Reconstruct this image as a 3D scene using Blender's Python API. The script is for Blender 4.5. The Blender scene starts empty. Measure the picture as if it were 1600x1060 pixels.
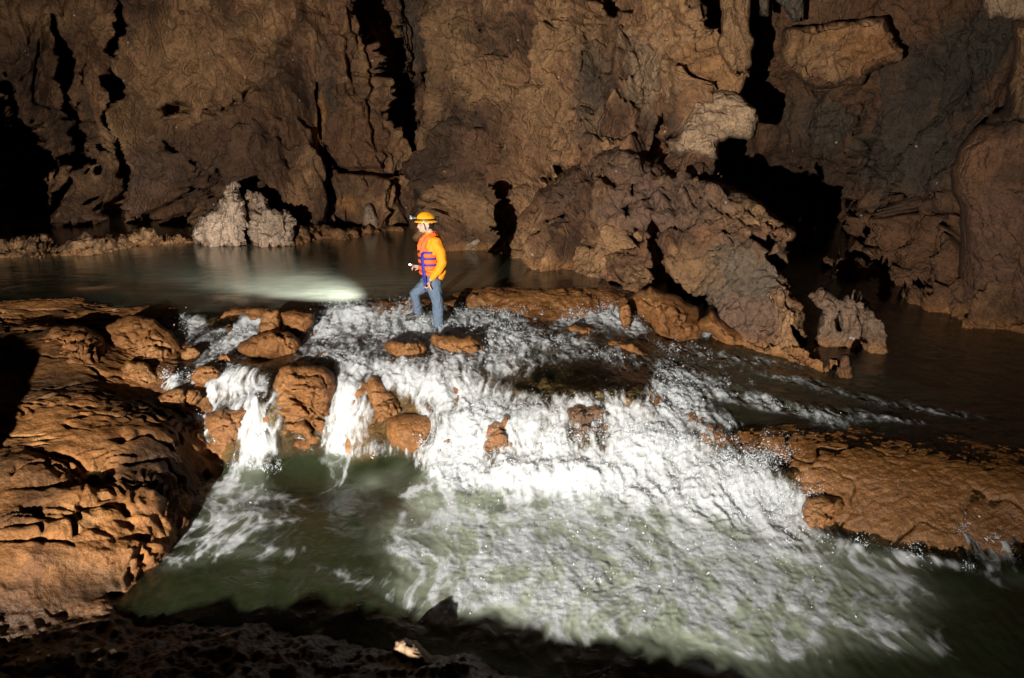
import bpy, math, random
import numpy as np
from math import radians, sin, cos, pi, sqrt
rng = np.random.default_rng(7)
random.seed(7)
S = bpy.context.scene
COL = S.collection

# ------------------------------------------------------------ camera, world, light, exposure
FPX, TH, CZ = 1067.0, radians(15.7), 3.45          # focal length in photo pixels, tilt, height over the lower pool
cd = bpy.data.cameras.new("camera"); cam = bpy.data.objects.new("camera", cd); COL.objects.link(cam)
cd.sensor_width = 36; cd.lens = 36 * FPX / 1600
cd.clip_start = 0.05; cd.clip_end = 500
cam.location = (0, 0, CZ); cam.rotation_euler = (pi / 2 - TH, 0, 0)
S.camera = cam
W = bpy.data.worlds.new("World"); S.world = W; W.use_nodes = True
bg = W.node_tree.nodes["Background"]
bg.inputs[0].default_value = (0.55, 0.62, 0.7, 1); bg.inputs[1].default_value = 0.0016
S.view_settings.view_transform = 'Standard'; S.view_settings.look = 'None'
S.view_settings.exposure = 0; S.view_settings.gamma = 1
S.render.engine = 'CYCLES'
S.cycles.use_denoising = True
S.cycles.max_bounces = 6; S.cycles.transparent_max_bounces = 12
S.cycles.caustics_reflective = False; S.cycles.caustics_refractive = False

def spot(name, loc, target, power, cone, blend, size, color):
    from mathutils import Vector
    l = bpy.data.lights.new(name, 'SPOT'); o = bpy.data.objects.new(name, l); COL.objects.link(o)
    l.energy = power; l.spot_size = cone; l.spot_blend = blend; l.shadow_soft_size = size; l.color = color
    o.location = loc
    o.rotation_euler = (Vector(target) - Vector(loc)).to_track_quat('-Z', 'Y').to_euler()
    return o
LIGHT = (-3.36, -4.0, 2.25)
spot("flash_lamp", LIGHT, (-1.9, 10.0, 2.3), 19500, radians(86), 0.85, 0.03, (1.0, 0.95, 0.88))

# ------------------------------------------------------------ picture geometry helpers
CT, ST = cos(TH), sin(TH)
def ray(u, v):
    a = (np.asarray(u, float) - 800) / FPX; b = (530 - np.asarray(v, float)) / FPX
    return a, CT + b * ST, -ST + b * CT
def Yw(u, v, z):                                    # distance at which the sight line meets height z
    a, dy, dz = ray(u, v); return dy * (z - CZ) / dz
def pt(u, v, Y):
    a, dy, dz = ray(u, v); t = Y / dy
    return np.stack([a * t, np.broadcast_to(Y, np.shape(t)) * 1.0, CZ + dz * t], -1)
def proj(x, y, z):
    zc = z - CZ; d = y * CT - zc * ST; h = y * ST + zc * CT
    return 800 + FPX * x / d, 530 - FPX * h / d

# ------------------------------------------------------------ noise
def _h(ix, iy, iz, seed):
    with np.errstate(over='ignore'):
        n = ix.astype(np.uint32) * np.uint32(374761393) + iy.astype(np.uint32) * np.uint32(668265263) + iz.astype(np.uint32) * np.uint32(2246822519) + np.uint32((seed * 3266489917) & 0xffffffff)
        n = (n ^ (n >> np.uint32(13))) * np.uint32(1274126177)
        n = (n ^ (n >> np.uint32(16))) * np.uint32(2654435761)
        return n ^ (n >> np.uint32(15))
_G = np.array([[1,1,0],[-1,1,0],[1,-1,0],[-1,-1,0],[1,0,1],[-1,0,1],[1,0,-1],[-1,0,-1],[0,1,1],[0,-1,1],[0,1,-1],[0,-1,-1],[1,1,0],[-1,1,0],[0,-1,1],[0,-1,-1]], np.float32)
def noise(P, seed=0):                               # gradient noise, about -1..1
    P = np.asarray(P, np.float32); sh = P.shape[:-1]; P = P.reshape(-1, 3)
    I = np.floor(P); f = P - I; I = I.astype(np.int64); w = f * f * f * (f * (f * 6 - 15) + 10)
    out = np.zeros(len(P), np.float32)
    for dx in (0, 1):
        wx = w[:, 0] if dx else 1 - w[:, 0]
        for dy in (0, 1):
            wy = w[:, 1] if dy else 1 - w[:, 1]
            for dz in (0, 1):
                wz = w[:, 2] if dz else 1 - w[:, 2]
                g = _G[_h(I[:, 0] + dx, I[:, 1] + dy, I[:, 2] + dz, seed) & np.uint32(15)]
                out += wx * wy * wz * (g[:, 0] * (f[:, 0] - dx) + g[:, 1] * (f[:, 1] - dy) + g[:, 2] * (f[:, 2] - dz))
    return out.reshape(sh)
def fbm(P, oct=4, seed=0, gain=.5):
    s = 0; a = 1; t = 0
    for i in range(oct):
        s = s + a * noise(P * 2.03 ** i + 17.3 * i, seed + i); t += a; a *= gain
    return s / t
def ridged(P, oct=4, seed=0, gain=.5):              # 0..1, crests near 1
    s = 0; a = 1; t = 0
    for i in range(oct):
        s = s + a * (1 - np.minimum(1, 2.2 * np.abs(noise(P * 2.03 ** i + 11.1 * i, seed + i)))); t += a; a *= gain
    return s / t
def worley(P, seed=0):                              # F1, F2, cell value
    P = np.asarray(P, np.float32); sh = P.shape[:-1]; P = P.reshape(-1, 3)
    I = np.floor(P).astype(np.int64); f = P - I
    f1 = np.full(len(P), 9., np.float32); f2 = f1.copy(); cv = np.zeros(len(P), np.float32)
    for dx in (-1, 0, 1):
        for dy in (-1, 0, 1):
            for dz in (-1, 0, 1):
                h = _h(I[:, 0] + dx, I[:, 1] + dy, I[:, 2] + dz, seed)
                jx = (h & np.uint32(1023)) / np.float32(1023); jy = ((h >> np.uint32(10)) & np.uint32(1023)) / np.float32(1023); jz = ((h >> np.uint32(20)) & np.uint32(1023)) / np.float32(1023)
                d = (dx + jx - f[:, 0]) ** 2 + (dy + jy - f[:, 1]) ** 2 + (dz + jz - f[:, 2]) ** 2
                m = d < f1
                f2 = np.where(m, f1, np.minimum(f2, d)); cv = np.where(m, jx, cv); f1 = np.where(m, d, f1)
    return np.sqrt(f1).reshape(sh), np.sqrt(f2).reshape(sh), cv.reshape(sh)
def ss(a, b, x):
    t = np.clip((x - a) / (b - a), 0, 1); return t * t * (3 - 2 * t)
def mix(a, b, t):
    t = np.asarray(t)[..., None]; return a * (1 - t) + np.asarray(b, float) * t
def warp(P, s, a, seed):
    return P + a * np.stack([noise(P * s, seed), noise(P * s + 31, seed + 1), noise(P * s + 57, seed + 2)], -1)

# ------------------------------------------------------------ interpolation, polygons
def rbf(C, V, Q):
    C = np.asarray(C, float); V = np.asarray(V, float); m = V.mean(0)
    D = np.sqrt(((C[:, None] - C[None]) ** 2).sum(-1)); n = len(C)
    A = np.zeros((n + 1, n + 1)); A[:n, :n] = -D - 1e-3 * np.eye(n); A[:n, n] = 1; A[n, :n] = 1
    w = np.linalg.solve(A, np.concatenate([V, np.zeros((1,) + V.shape[1:])], 0))
    sh = Q.shape[:-1]; Q = Q.reshape(-1, Q.shape[-1]); out = []
    for k in range(0, len(Q), 20000):
        q = Q[k:k + 20000]
        d = np.sqrt(((q[:, None] - C[None]) ** 2).sum(-1))
        out.append(-d @ w[:n] + w[n])
    out = np.concatenate(out, 0); return out.reshape(sh + V.shape[1:])
def segdist(U, V, pl, closed):
    best = np.full(U.shape, 1e9); bx = np.zeros(U.shape); by = np.zeros(U.shape)
    n = len(pl)
    for i in range(n if closed else n - 1):
        (x0, y0), (x1, y1) = pl[i][:2], pl[(i + 1) % n][:2]
        L = (x1 - x0) ** 2 + (y1 - y0) ** 2 + 1e-9
        t = np.clip(((U - x0) * (x1 - x0) + (V - y0) * (y1 - y0)) / L, 0, 1)
        px = x0 + t * (x1 - x0); py = y0 + t * (y1 - y0); d = (U - px) ** 2 + (V - py) ** 2
        m = d < best; best = np.where(m, d, best); bx = np.where(m, px, bx); by = np.where(m, py, by)
    return np.sqrt(best), bx, by
def inside(U, V, pl):
    r = np.zeros(U.shape, bool); n = len(pl)
    for i in range(n):
        (x0, y0), (x1, y1) = pl[i][:2], pl[(i + 1) % n][:2]
        if y0 == y1: continue
        c = ((y0 > V) != (y1 > V)) & (U < (x1 - x0) * (V - y0) / (y1 - y0) + x0); r ^= c
    return r
def sdf(U, V, pl):                                  # positive inside
    d, _, _ = segdist(U, V, pl, True); return np.where(inside(U, V, pl), d, -d)
def pmask(U, V, pl, soft):
    return ss(-soft, soft, sdf(U, V, pl))
def rough(pl, amp, it=3, seed=1):                   # broken outline
    r = random.Random(seed); pl = [tuple(map(float, p)) for p in pl]
    for k in range(it):
        o = []
        for i in range(len(pl)):
            a, b = pl[i], pl[(i + 1) % len(pl)]
            L = math.hypot(b[0] - a[0], b[1] - a[1]); q = min(amp, L * .22) / (1.5 ** k)
            o += [a, ((a[0] + b[0]) / 2 + r.uniform(-q, q), (a[1] + b[1]) / 2 + r.uniform(-q, q))]
        pl = o
    return pl

# ------------------------------------------------------------ mesh builders
def raw_mesh(name, V, Fq, mat, attrs=None, smooth=True, parent=None):
    V = np.ascontiguousarray(V, np.float32); Fq = np.asarray(Fq, np.int32); k = Fq.shape[1]
    me = bpy.data.meshes.new(name)
    me.vertices.add(len(V)); me.vertices.foreach_set("co", V.ravel())
    me.loops.add(Fq.size); me.loops.foreach_set("vertex_index", Fq.ravel())
    me.polygons.add(len(Fq)); me.polygons.foreach_set("loop_start", np.arange(0, Fq.size, k, dtype=np.int32))
    me.polygons.foreach_set("use_smooth", np.full(len(Fq), smooth))
    for nm, a in (attrs or {}).items():
        if a.ndim == 2:
            at = me.attributes.new(nm, 'FLOAT_COLOR', 'POINT')
            c = np.ones((len(V), 4), np.float32); c[:, :3] = a; at.data.foreach_set("color", c.ravel())
        else:
            at = me.attributes.new(nm, 'FLOAT', 'POINT'); at.data.foreach_set("value", np.ascontiguousarray(a, np.float32))
    me.update(calc_edges=True); me.validate()
    me.materials.append(mat)
    o = bpy.data.objects.new(name, me); COL.objects.link(o)
    if parent: o.parent = parent
    return o
def grid_faces(nr, nc):
    i = np.arange(nr * nc).reshape(nr, nc)
    return np.stack([i[:-1, :-1], i[:-1, 1:], i[1:, 1:], i[1:, :-1]], -1)
def compact(V, Fq, attrs):
    used = np.zeros(len(V), bool); used[Fq.ravel()] = True
    mp = np.cumsum(used) - 1
    return V[used], mp[Fq], {k: a[used] for k, a in attrs.items()}
def grid_part(name, P, mask, mat, attrs, flip=False):
    nr, nc = P.shape[:2]; Fq = grid_faces(nr, nc)[mask]
    if flip: Fq = Fq[:, ::-1]
    V, Fq, at = compact(P.reshape(-1, 3), Fq, {k: a.reshape((nr * nc,) + a.shape[2:]) for k, a in attrs.items()})
    return raw_mesh(name, V, Fq, mat, at)
def gnormal(P):
    a = np.gradient(P, axis=1); b = np.gradient(P, axis=0); n = np.cross(a, b)
    n /= np.linalg.norm(n, axis=-1, keepdims=True) + 1e-12
    return n
def tag(o, label=None, cat=None, group=None, kind=None):
    if label: o["label"] = label
    if cat: o["category"] = cat
    if group: o["group"] = group
    if kind: o["kind"] = kind
    return o

# ------------------------------------------------------------ materials
class NT:
    def __init__(s, name):
        s.m = bpy.data.materials.new(name); s.m.use_nodes = True; s.t = s.m.node_tree; s.t.nodes.clear()
    def n(s, typ, ins=None, **kw):
        nd = s.t.nodes.new(typ)
        for k, v in kw.items(): setattr(nd, k, v)
        for k, v in (ins or {}).items():
            sock = nd.inputs[k]
            if isinstance(v, bpy.types.NodeSocket): s.t.links.new(v, sock)
            else: sock.default_value = v
        return nd
    def out(s, sock): s.n('ShaderNodeOutputMaterial', {0: sock}); return s.m
    def math(s, op, a, b=0., clamp=False):
        return s.n('ShaderNodeMath', {0: a, 1: b}, operation=op, use_clamp=clamp).outputs[0]
    def ramp(s, x, a, b):
        return s.n('ShaderNodeMapRange', {0: x, 1: a, 2: b, 3: 0., 4: 1.}, interpolation_type='SMOOTHSTEP').outputs[0]
    def mixc(s, f, a, b, blend='MIX'):
        nd = s.n('ShaderNodeMix', data_type='RGBA', blend_type=blend)
        for i, v in ((0, f), (6, a), (7, b)):
            if isinstance(v, bpy.types.NodeSocket): s.t.links.new(v, nd.inputs[i])
            else: nd.inputs[i].default_value = v
        return nd.outputs[2]
def rock_mat(name, rough=.85, spec=.3, bump=.02, scale=9., grain=45., glint=0., wet=False, fleck=0., edge=.28):
    N = NT(name)
    geo = N.n('ShaderNodeNewGeometry').outputs['Position']
    col = N.n('ShaderNodeAttribute', attribute_name='Col').outputs['Color']
    n1 = N.n('ShaderNodeTexNoise', {'Vector': geo, 'Scale': scale, 'Detail': 8., 'Roughness': .68}).outputs[0]
    n2 = N.n('ShaderNodeTexNoise', {'Vector': geo, 'Scale': grain, 'Detail': 5., 'Roughness': .7}).outputs[0]
    v = N.n('ShaderNodeTexVoronoi', {'Vector': geo, 'Scale': scale * 2.2}, feature='F1').outputs[0]
    f = N.math('ADD', N.math('MULTIPLY', N.math('SUBTRACT', n1, .5), 2.0), N.math('MULTIPLY', N.math('SUBTRACT', n2, .5), 1.9))
    k = N.math('ADD', 1., f)
    kc = N.n('ShaderNodeCombineColor', {0: k, 1: k, 2: k}).outputs[0]
    c = N.mixc(1., col, kc, 'MULTIPLY')
    if fleck:
        vf = N.n('ShaderNodeTexVoronoi', {'Vector': geo, 'Scale': 2.6}, feature='F1')
        ff = N.math('MULTIPLY', N.math('LESS_THAN', N.math('ADD', vf.outputs[0], N.math('MULTIPLY', n2, .10)), .115), N.math('LESS_THAN', vf.outputs[1], fleck))
        c = N.mixc(ff, c, (.42, .38, .31, 1))
    dn = N.n('ShaderNodeTexNoise', {'Vector': geo, 'Scale': scale * .6, 'Detail': 4.}).outputs[1]
    wv = N.n('ShaderNodeVectorMath', {0: geo, 1: N.n('ShaderNodeVectorMath', {0: dn, 3: .9 / scale * 2}, operation='SCALE').outputs[0]}, operation='ADD').outputs[0]
    ed = N.n('ShaderNodeTexVoronoi', {'Vector': N.n('ShaderNodeMapping', {'Vector': wv, 'Scale': (1., 1., .6)}).outputs[0], 'Scale': scale * .45}, feature='DISTANCE_TO_EDGE').outputs[0]
    ed = N.ramp(ed, 0., .09)
    h = N.math('ADD', N.math('MULTIPLY', n1, 1.0), N.math('ADD', N.math('MULTIPLY', n2, .55), N.math('ADD', N.math('MULTIPLY', v, .3), N.math('MULTIPLY', ed, edge))))
    bm = N.n('ShaderNodeBump', {'Height': h, 'Strength': 1., 'Distance': bump}).outputs[0]
    r = N.math('ADD', rough, N.math('MULTIPLY', N.math('SUBTRACT', n2, .5), .5), True)
    if wet:
        wa = N.n('ShaderNodeAttribute', attribute_name='wet').outputs['Fac']
        r = N.n('ShaderNodeMix', {0: wa, 2: r, 3: .22}).outputs[0]
        spec = N.math('ADD', .10, N.math('MULTIPLY', wa, .5))
    b = N.n('ShaderNodeBsdfPrincipled', {'Base Color': c, 'Roughness': r, 'Specular IOR Level': spec, 'Normal': bm})
    return N.out(b.outputs[0])
M_wall = rock_mat('cave_rock', .82, .25, .09, 5., 26., fleck=.4)
M_trav = rock_mat('travertine', .55, .6, .020, 15., 95., wet=True, edge=.05)
M_dark = rock_mat('blocker_rock', .8, .3, .02, 9., 50.)

def water_mat(name, murk, foamscale, ripple=.022, rgh=.09, milk_glow=(.36, .40, .30, 1), fine=.8, fb=.010):
    N = NT(name)
    geo = N.n('ShaderNodeNewGeometry').outputs['Position']
    fo = N.n('ShaderNodeAttribute', attribute_name='foam').outputs['Fac']
    mk = N.n('ShaderNodeAttribute', attribute_name='murk').outputs['Fac']
    st = N.n('ShaderNodeMapping', {'Vector': geo, 'Scale': (1., .4, .4)}).outputs[0]
    n1 = N.n('ShaderNodeTexNoise', {'Vector': st, 'Scale': foamscale, 'Detail': 9., 'Roughness': .72, 'Distortion': .6}).outputs[0]
    n2 = N.n('ShaderNodeTexNoise', {'Vector': st, 'Scale': foamscale * 4.5, 'Detail': 4., 'Roughness': .7}).outputs[0]
    nn = N.math('ADD', N.math('MULTIPLY', N.math('SUBTRACT', n1, .5), 1.9), N.math('MULTIPLY', N.math('SUBTRACT', n2, .5), fine))
    f = N.ramp(N.math('ADD', fo, N.math('MULTIPLY', nn, .62)), .08, 1.15)
    rp = N.n('ShaderNodeTexNoise', {'Vector': geo, 'Scale': 3.6, 'Detail': 8., 'Roughness': .66, 'Distortion': 1.4}).outputs[0]
    b1 = N.n('ShaderNodeBump', {'Height': rp, 'Strength': 1., 'Distance': ripple}).outputs[0]
    b2 = N.n('ShaderNodeBump', {'Height': nn, 'Strength': 1., 'Distance': fb, 'Normal': b1}).outputs[0]
    mlk_glow = N.n('ShaderNodeAttribute', attribute_name='milk_glow').outputs['Fac']
    dif = N.n('ShaderNodeBsdfDiffuse', {'Color': N.mixc(mlk_glow, murk, milk_glow)}).outputs[0]
    tr = N.n('ShaderNodeBsdfTransparent', {'Color': (.78, .86, .8, 1)}).outputs[0]
    base = N.n('ShaderNodeMixShader', {0: mk, 1: tr, 2: dif}).outputs[0]
    gl = N.n('ShaderNodeBsdfGlossy', {'Color': (1, 1, 1, 1), 'Roughness': rgh, 'Normal': b1}).outputs[0]
    fr = N.n('ShaderNodeFresnel', {'IOR': 1.33, 'Normal': b1}).outputs[0]
    surf = N.n('ShaderNodeMixShader', {0: fr, 1: base, 2: gl}).outputs[0]
    wh = N.n('ShaderNodeBsdfPrincipled', {'Base Color': (.75, .78, .79, 1), 'Roughness': .5, 'Subsurface Weight': .7, 'Subsurface Radius': (1., 1., 1.), 'Subsurface Scale': .07, 'Specular IOR Level': .35, 'Sheen Weight': .3, 'Sheen Roughness': .6, 'Normal': b2}).outputs[0]
    tl = N.n('ShaderNodeBsdfTranslucent', {'Color': (.75, .82, .84, 1)}).outputs[0]
    wh = N.n('ShaderNodeMixShader', {0: .35, 1: wh, 2: tl}).outputs[0]
    wh = N.n('ShaderNodeMixShader', {0: .14, 1: wh, 2: N.n('ShaderNodeBsdfTransparent').outputs[0]}).outputs[0]
    return N.out(N.n('ShaderNodeMixShader', {0: f, 1: surf, 2: wh}).outputs[0])
M_lower = water_mat('lower_pool_water', (.019, .025, .011, 1), 5.5, .016, fb=.006)
M_casc = water_mat('falling_water', (.03, .03, .018, 1), 8., fine=1.7, fb=.009)
M_upper = water_mat('upper_pool_water', (.030, .048, .028, 1), 8., .006, .05, (.46, .48, .36, 1))  # paler milk tint here also brightens the painted torch glow
def plain(name, col, rough=.6, spec=.4, metal=0., noise_amt=.25, ns=40., bump=.0, emit=None):
    N = NT(name)
    geo = N.n('ShaderNodeNewGeometry').outputs['Position']
    n = N.n('ShaderNodeTexNoise', {'Vector': geo, 'Scale': ns, 'Detail': 4.}).outputs[0]
    k = N.math('ADD', 1., N.math('MULTIPLY', N.math('SUBTRACT', n, .5), noise_amt * 2))
    c = N.mixc(1., (*col, 1), N.n('ShaderNodeCombineColor', {0: k, 1: k, 2: k}).outputs[0], 'MULTIPLY')
    ins = {'Base Color': c, 'Roughness': rough, 'Specular IOR Level': spec, 'Metallic': metal}
    if bump: ins['Normal'] = N.n('ShaderNodeBump', {'Height': n, 'Distance': bump}).outputs[0]
    if emit: ins['Emission Color'] = (*emit[:3], 1); ins['Emission Strength'] = emit[3]
    return N.out(N.n('ShaderNodeBsdfPrincipled', ins).outputs[0])
_N = NT('water_drop')
M_drop = _N.out(_N.n('ShaderNodeMixShader', {0: .42, 1: _N.n('ShaderNodeBsdfPrincipled', {'Base Color': (.78, .82, .84, 1), 'Roughness': .3}).outputs[0], 2: _N.n('ShaderNodeBsdfTransparent').outputs[0]}).outputs[0])

TRAV = np.array([.195, .084, .027]); TRAV2 = np.array([.105, .042, .013]); TRAV3 = np.array([.25, .125, .047])
def trav_color(P, seed=3, dark=0.):
    n = fbm(P * 1.6, 4, seed); m = fbm(P * 5., 3, seed + 9)
    c = mix(np.broadcast_to(TRAV, P.shape), TRAV2, ss(-.1, .45, n + .4 * m)); c = mix(c, TRAV3, ss(.05, .5, -n + .5 * m))
    return c * (1 - dark)
TAN = np.array([.275, .150, .068]); BRN = np.array([.142, .067, .032]); DRK = np.array([.046, .025, .014]); GRY = np.array([.066, .053, .037])
PALE = np.array([.33, .215, .125]); ORG = np.array([.30, .135, .045]); MAUV = np.array([.130, .074, .047])
def wall_color(P, U, V, blobs=(), seed=5):
    Q = P * np.array([1., 1., .45])
    a = fbm(Q * .8, 5, seed); b = fbm(Q * 2.6, 4, seed + 7); c2 = fbm(P * 5.5, 3, seed + 13); st = fbm(P * np.array([3.2, 3.2, .35]), 4, seed + 21)
    c = mix(np.broadcast_to(BRN, P.shape), TAN, ss(-.12, .32, a + .45 * b))
    c = c * (1 + 1.3 * np.clip(fbm(P * .45, 3, seed + 31) + .5 * fbm(P * 1.7, 3, seed + 35), -.5, .6))[..., None]
    c = mix(c, DRK, .85 * ss(.0, .3, -a + .6 * b + .25 * c2))
    c = mix(c, ORG, .35 * ss(.2, .5, st + .3 * b)); c = mix(c, GRY, .5 * ss(.18, .45, -st + .5 * c2))
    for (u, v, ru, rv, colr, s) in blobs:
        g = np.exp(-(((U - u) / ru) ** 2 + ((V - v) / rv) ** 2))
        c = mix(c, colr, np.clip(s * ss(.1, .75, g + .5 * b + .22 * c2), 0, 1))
    return c
# ------------------------------------------------------------ riverbed and water: control points (photo x, photo y, water height, depth under it)
A = 1.15
C = []
def add(zw, d, *pts):
    for (u, v) in pts: C.append((u, v, zw, d))
add(A, .6, (0, 425), (300, 440), (200, 380), (550, 430), (800, 425), (450, 400), (600, 385), (-400, 440), (700, 400), (300, 360), (600, 365), (900, 430), (1150, 400), (-500, 370), (0, 360), (-900, 400))
add(A, .22, (350, 462), (480, 462), (600, 455), (560, 466), (150, 448), (700, 446), (850, 444), (430, 464))
add(A, -.035, (60, 470), (10, 474), (110, 468), (-80, 476))
add(A - .01, -.02, (350, 488), (400, 486), (370, 487), (560, 476), (600, 472), (640, 470), (615, 471), (500, 478), (545, 477))
add(A, .02, (250, 470), (180, 478), (290, 484), (220, 476))
add(A, -.02, (730, 452), (780, 450), (830, 450), (890, 451), (940, 451), (985, 456))
add(A - .03, -.06, (740, 462), (800, 464), (860, 466), (920, 466), (975, 468))
add(.98, -.05, (760, 480), (830, 486), (880, 488)); add(.93, .02, (720, 492), (790, 500), (860, 506), (905, 500), (870, 503))
add(.95, .03, (940, 500), (1000, 505)); add(1.0, .02, (950, 485), (1005, 485))
# left branches
add(.98, .04, (290, 515), (340, 525), (400, 510), (330, 510)); add(.86, .04, (350, 550), (380, 575), (320, 560))
add(.72, .04, (330, 600), (390, 600), (270, 600), (400, 570)); add(.5, .04, (300, 645), (380, 650), (340, 630)); add(.27, .03, (320, 690), (400, 690), (360, 690))
add(.02, .3, (330, 745), (400, 738), (350, 735), (430, 722), (470, 716), (530, 714), (600, 718), (640, 724))
add(.90, .03, (470, 545), (540, 550), (500, 530)); add(.74, .03, (540, 600), (400, 620), (440, 600)); add(.45, .03, (545, 650), (410, 665), (470, 650)); add(.15, .03, (540, 697), (410, 700), (590, 700), (650, 705))
add(1.02, .05, (500, 505), (560, 500), (620, 500), (690, 500)); add(.94, .05, (560, 530), (620, 535), (700, 530), (780, 520), (860, 525), (930, 520))
add(.84, .05, (580, 575), (650, 580), (720, 580), (800, 565), (900, 545), (980, 550))
add(.85, -.0, (850, 572), (920, 568)); add(.80, .0, (960, 590), (1000, 600), (850, 590), (910, 590)); add(.66, .02, (850, 622), (930, 628), (990, 630)); add(.62, .04, (680, 620), (760, 620), (840, 640), (940, 645), (1010, 640), (1040, 600))
add(.50, .04, (700, 650), (780, 645), (860, 665), (960, 665), (1050, 655)); add(.25, .04, (680, 700), (760, 705), (850, 715), (960, 720), (1050, 715), (1120, 735))
add(.03, .4, (660, 745), (700, 770), (780, 778), (870, 775), (960, 790), (1060, 808), (1150, 835), (1240, 862))
# middle stream on the right
add(.66, .12, (1060, 545), (1120, 540), (1040, 530)); add(.60, .25, (1120, 580), (1200, 585), (1060, 600), (1180, 555)); add(.56, .25, (1240, 610), (1320, 625), (1200, 630), (1420, 625), (1450, 590))
add(.545, .035, (1480, 650), (1560, 640), (1640, 640), (1720, 650), (1400, 652)); add(.54, .02, (1100, 640), (1230, 655), (1330, 662), (1430, 672), (1540, 680), (1620, 680)); add(.56, .3, (1400, 560), (1500, 540), (1600, 570), (1700, 560), (1450, 500), (1800, 600), (1380, 490), (1950, 620))
add(.52, .004, (1110, 665), (1200, 682), (1300, 690), (1400, 700), (1500, 715), (1600, 715), (1700, 720)); add(.30, -.03, (1200, 715), (1160, 695))
add(.40, -.02, (1260, 730), (1350, 745), (1450, 755), (1550, 765), (1650, 780)); add(.24, -.03, (1290, 770), (1380, 790), (1480, 800), (1570, 810))
add(.13, -.03, (1330, 815), (1400, 830), (1480, 840), (1560, 845), (1650, 850)); add(.03, .1, (1290, 850), (1360, 858), (1430, 875), (1500, 890), (1570, 890), (1700, 905)); add(.10, .0, (1230, 790))
add(0, .6, (400, 800), (550, 800), (700, 850), (850, 870), (1000, 900), (1200, 930), (1400, 960), (1600, 980), (1800, 1000), (350, 870), (500, 880), (650, 950), (800, 1000), (1000, 1040), (1300, 1050), (1600, 1060), (330, 800), (2000, 950))
# left bank of travertine
add(0, .05, (340, 748), (305, 785), (288, 835), (225, 905), (195, 935))
def bank(d, *pts):
    for (u, v, z) in pts: C.append((u, v, z - d, -d))
bank(.3, (322, 722, .16), (300, 640, .50), (318, 690, .28), (200, 700, .58), (110, 700, .70), (0, 700, .72), (0, 560, .98), (100, 560, .95), (60, 500, 1.02), (130, 500, 1.08), (250, 625, .62), (180, 620, .76), (100, 620, .84), (245, 790, .25), (180, 790, .38), (60, 800, .50), (150, 870, .24), (50, 880, .34), (0, 945, .2), (255, 740, .36), (270, 700, .44), (-200, 600, 1.05), (-200, 800, .75), (-500, 700, 1.1), (-200, 950, .3))
bank(-.02, (150, 742, .50)); bank(.03, (120, 745, .54), (170, 720, .55))
bank(.02, (100, 955, .05), (170, 945, .04))
# near bank, in shade
bank(.3, (0, 1000, .12), (120, 1010, .12), (300, 1010, .10), (450, 1030, .12), (60, 1060, .17), (300, 1060, .16), (600, 1058, .16), (700, 1060, .20))
add(0, .03, (200, 962), (300, 972), (400, 968), (500, 990), (600, 1008), (740, 1020), (840, 1056), (640, 1015))
Cw = []
for (u, v, zw, d) in C:
    z = max(zw, zw - d); Y = float(Yw(u, v, z)); p = pt(u, v, Y); Cw.append((p[0], Y, zw, d))
for (x, y, zb, d) in ((-3.9, 1.1, 1.02, -.5), (-2.1, 1.1, .93, -.5), (-.8, 1.1, .84, -.5), (-3.1, 1.1, .98, -.5), (-1.5, 1.1, .88, -.5), (-.2, 1.1, .80, -.5), (.9, .9, .4, -.5), (-1.2, 2.3, .3, -.3), (-2.4, 2.5, .35, -.3), (.3, 2.2, .1, -.2), (-3.4, 2.8, .35, -.3), (-5, 2.5, .5, -.3)):  # unseen crest of the near bank, shaped to throw the foreground into shade
    Cw.append((x, y, zb + d, d))
for (x, y, zw, d) in ((3, 1.5, 0, .6), (1.5, 2.6, 0, .4), (5, 3, 0, .6), (8, 5, 0, .6)): Cw.append((x, y, zw, d))
for (x, y) in ((-15, 26), (0, 26), (-15, 18), (-5, 26), (4, 20)): Cw.append((x, y, A, .6))
Cw = np.array(Cw)

def poly_stretch(vals): return np.array(vals)
rows = [0.5]
while rows[-1] < 25.5:
    y = rows[-1]; s = .0125 if 3.6 < y < 11 else (.05 if y <= 3.6 else min(.3, .0125 + (y - 11) * .03)); rows.append(y + s)
rows = np.array(rows)
cols = np.concatenate([np.linspace(-1.7, -.98, 24, endpoint=False), np.linspace(-.98, .98, 860), np.linspace(.983, 2.2, 40)])
# only points in reach of the fan; the sides beyond the frame stay coarse
YY, KK = np.meshgrid(rows, cols, indexing='ij'); XX = KK * YY
ZD = rbf(Cw[:, :2], Cw[:, 2:], np.stack([XX, YY], -1))
ZW0 = ZD[..., 0]; DD = ZD[..., 1]
ZW0 = np.where(DD > .15, ZW0, ZW0)
ZB0 = ZW0 - DD
U, V = proj(XX, YY, np.maximum(ZW0, ZB0))

bankpoly = [(-900, 480), (-100, 480), (60, 485), (150, 478), (255, 492), (290, 560), (262, 600), (300, 640), (322, 690), (342, 745), (300, 780), (285, 840), (210, 915), (150, 950), (-900, 960)]
slabpoly = [(1085, 650), (1200, 655), (1350, 655), (1600, 665), (2200, 690), (2200, 920), (1560, 880), (1430, 868), (1300, 850), (1240, 800), (1190, 740), (1120, 695)]
rimpoly = [(715, 444), (860, 440), (1005, 446), (1012, 480), (930, 500), (900, 508), (850, 512), (770, 500), (715, 480)]
mb = pmask(U, V, bankpoly, 12); ms = pmask(U, V, slabpoly, 14); mr = pmask(U, V, rimpoly, 6)
near = ss(960, 1000, V + 0 * U) * ss(900, 700, U)
P0 = np.stack([XX, YY, ZB0], -1)
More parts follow.
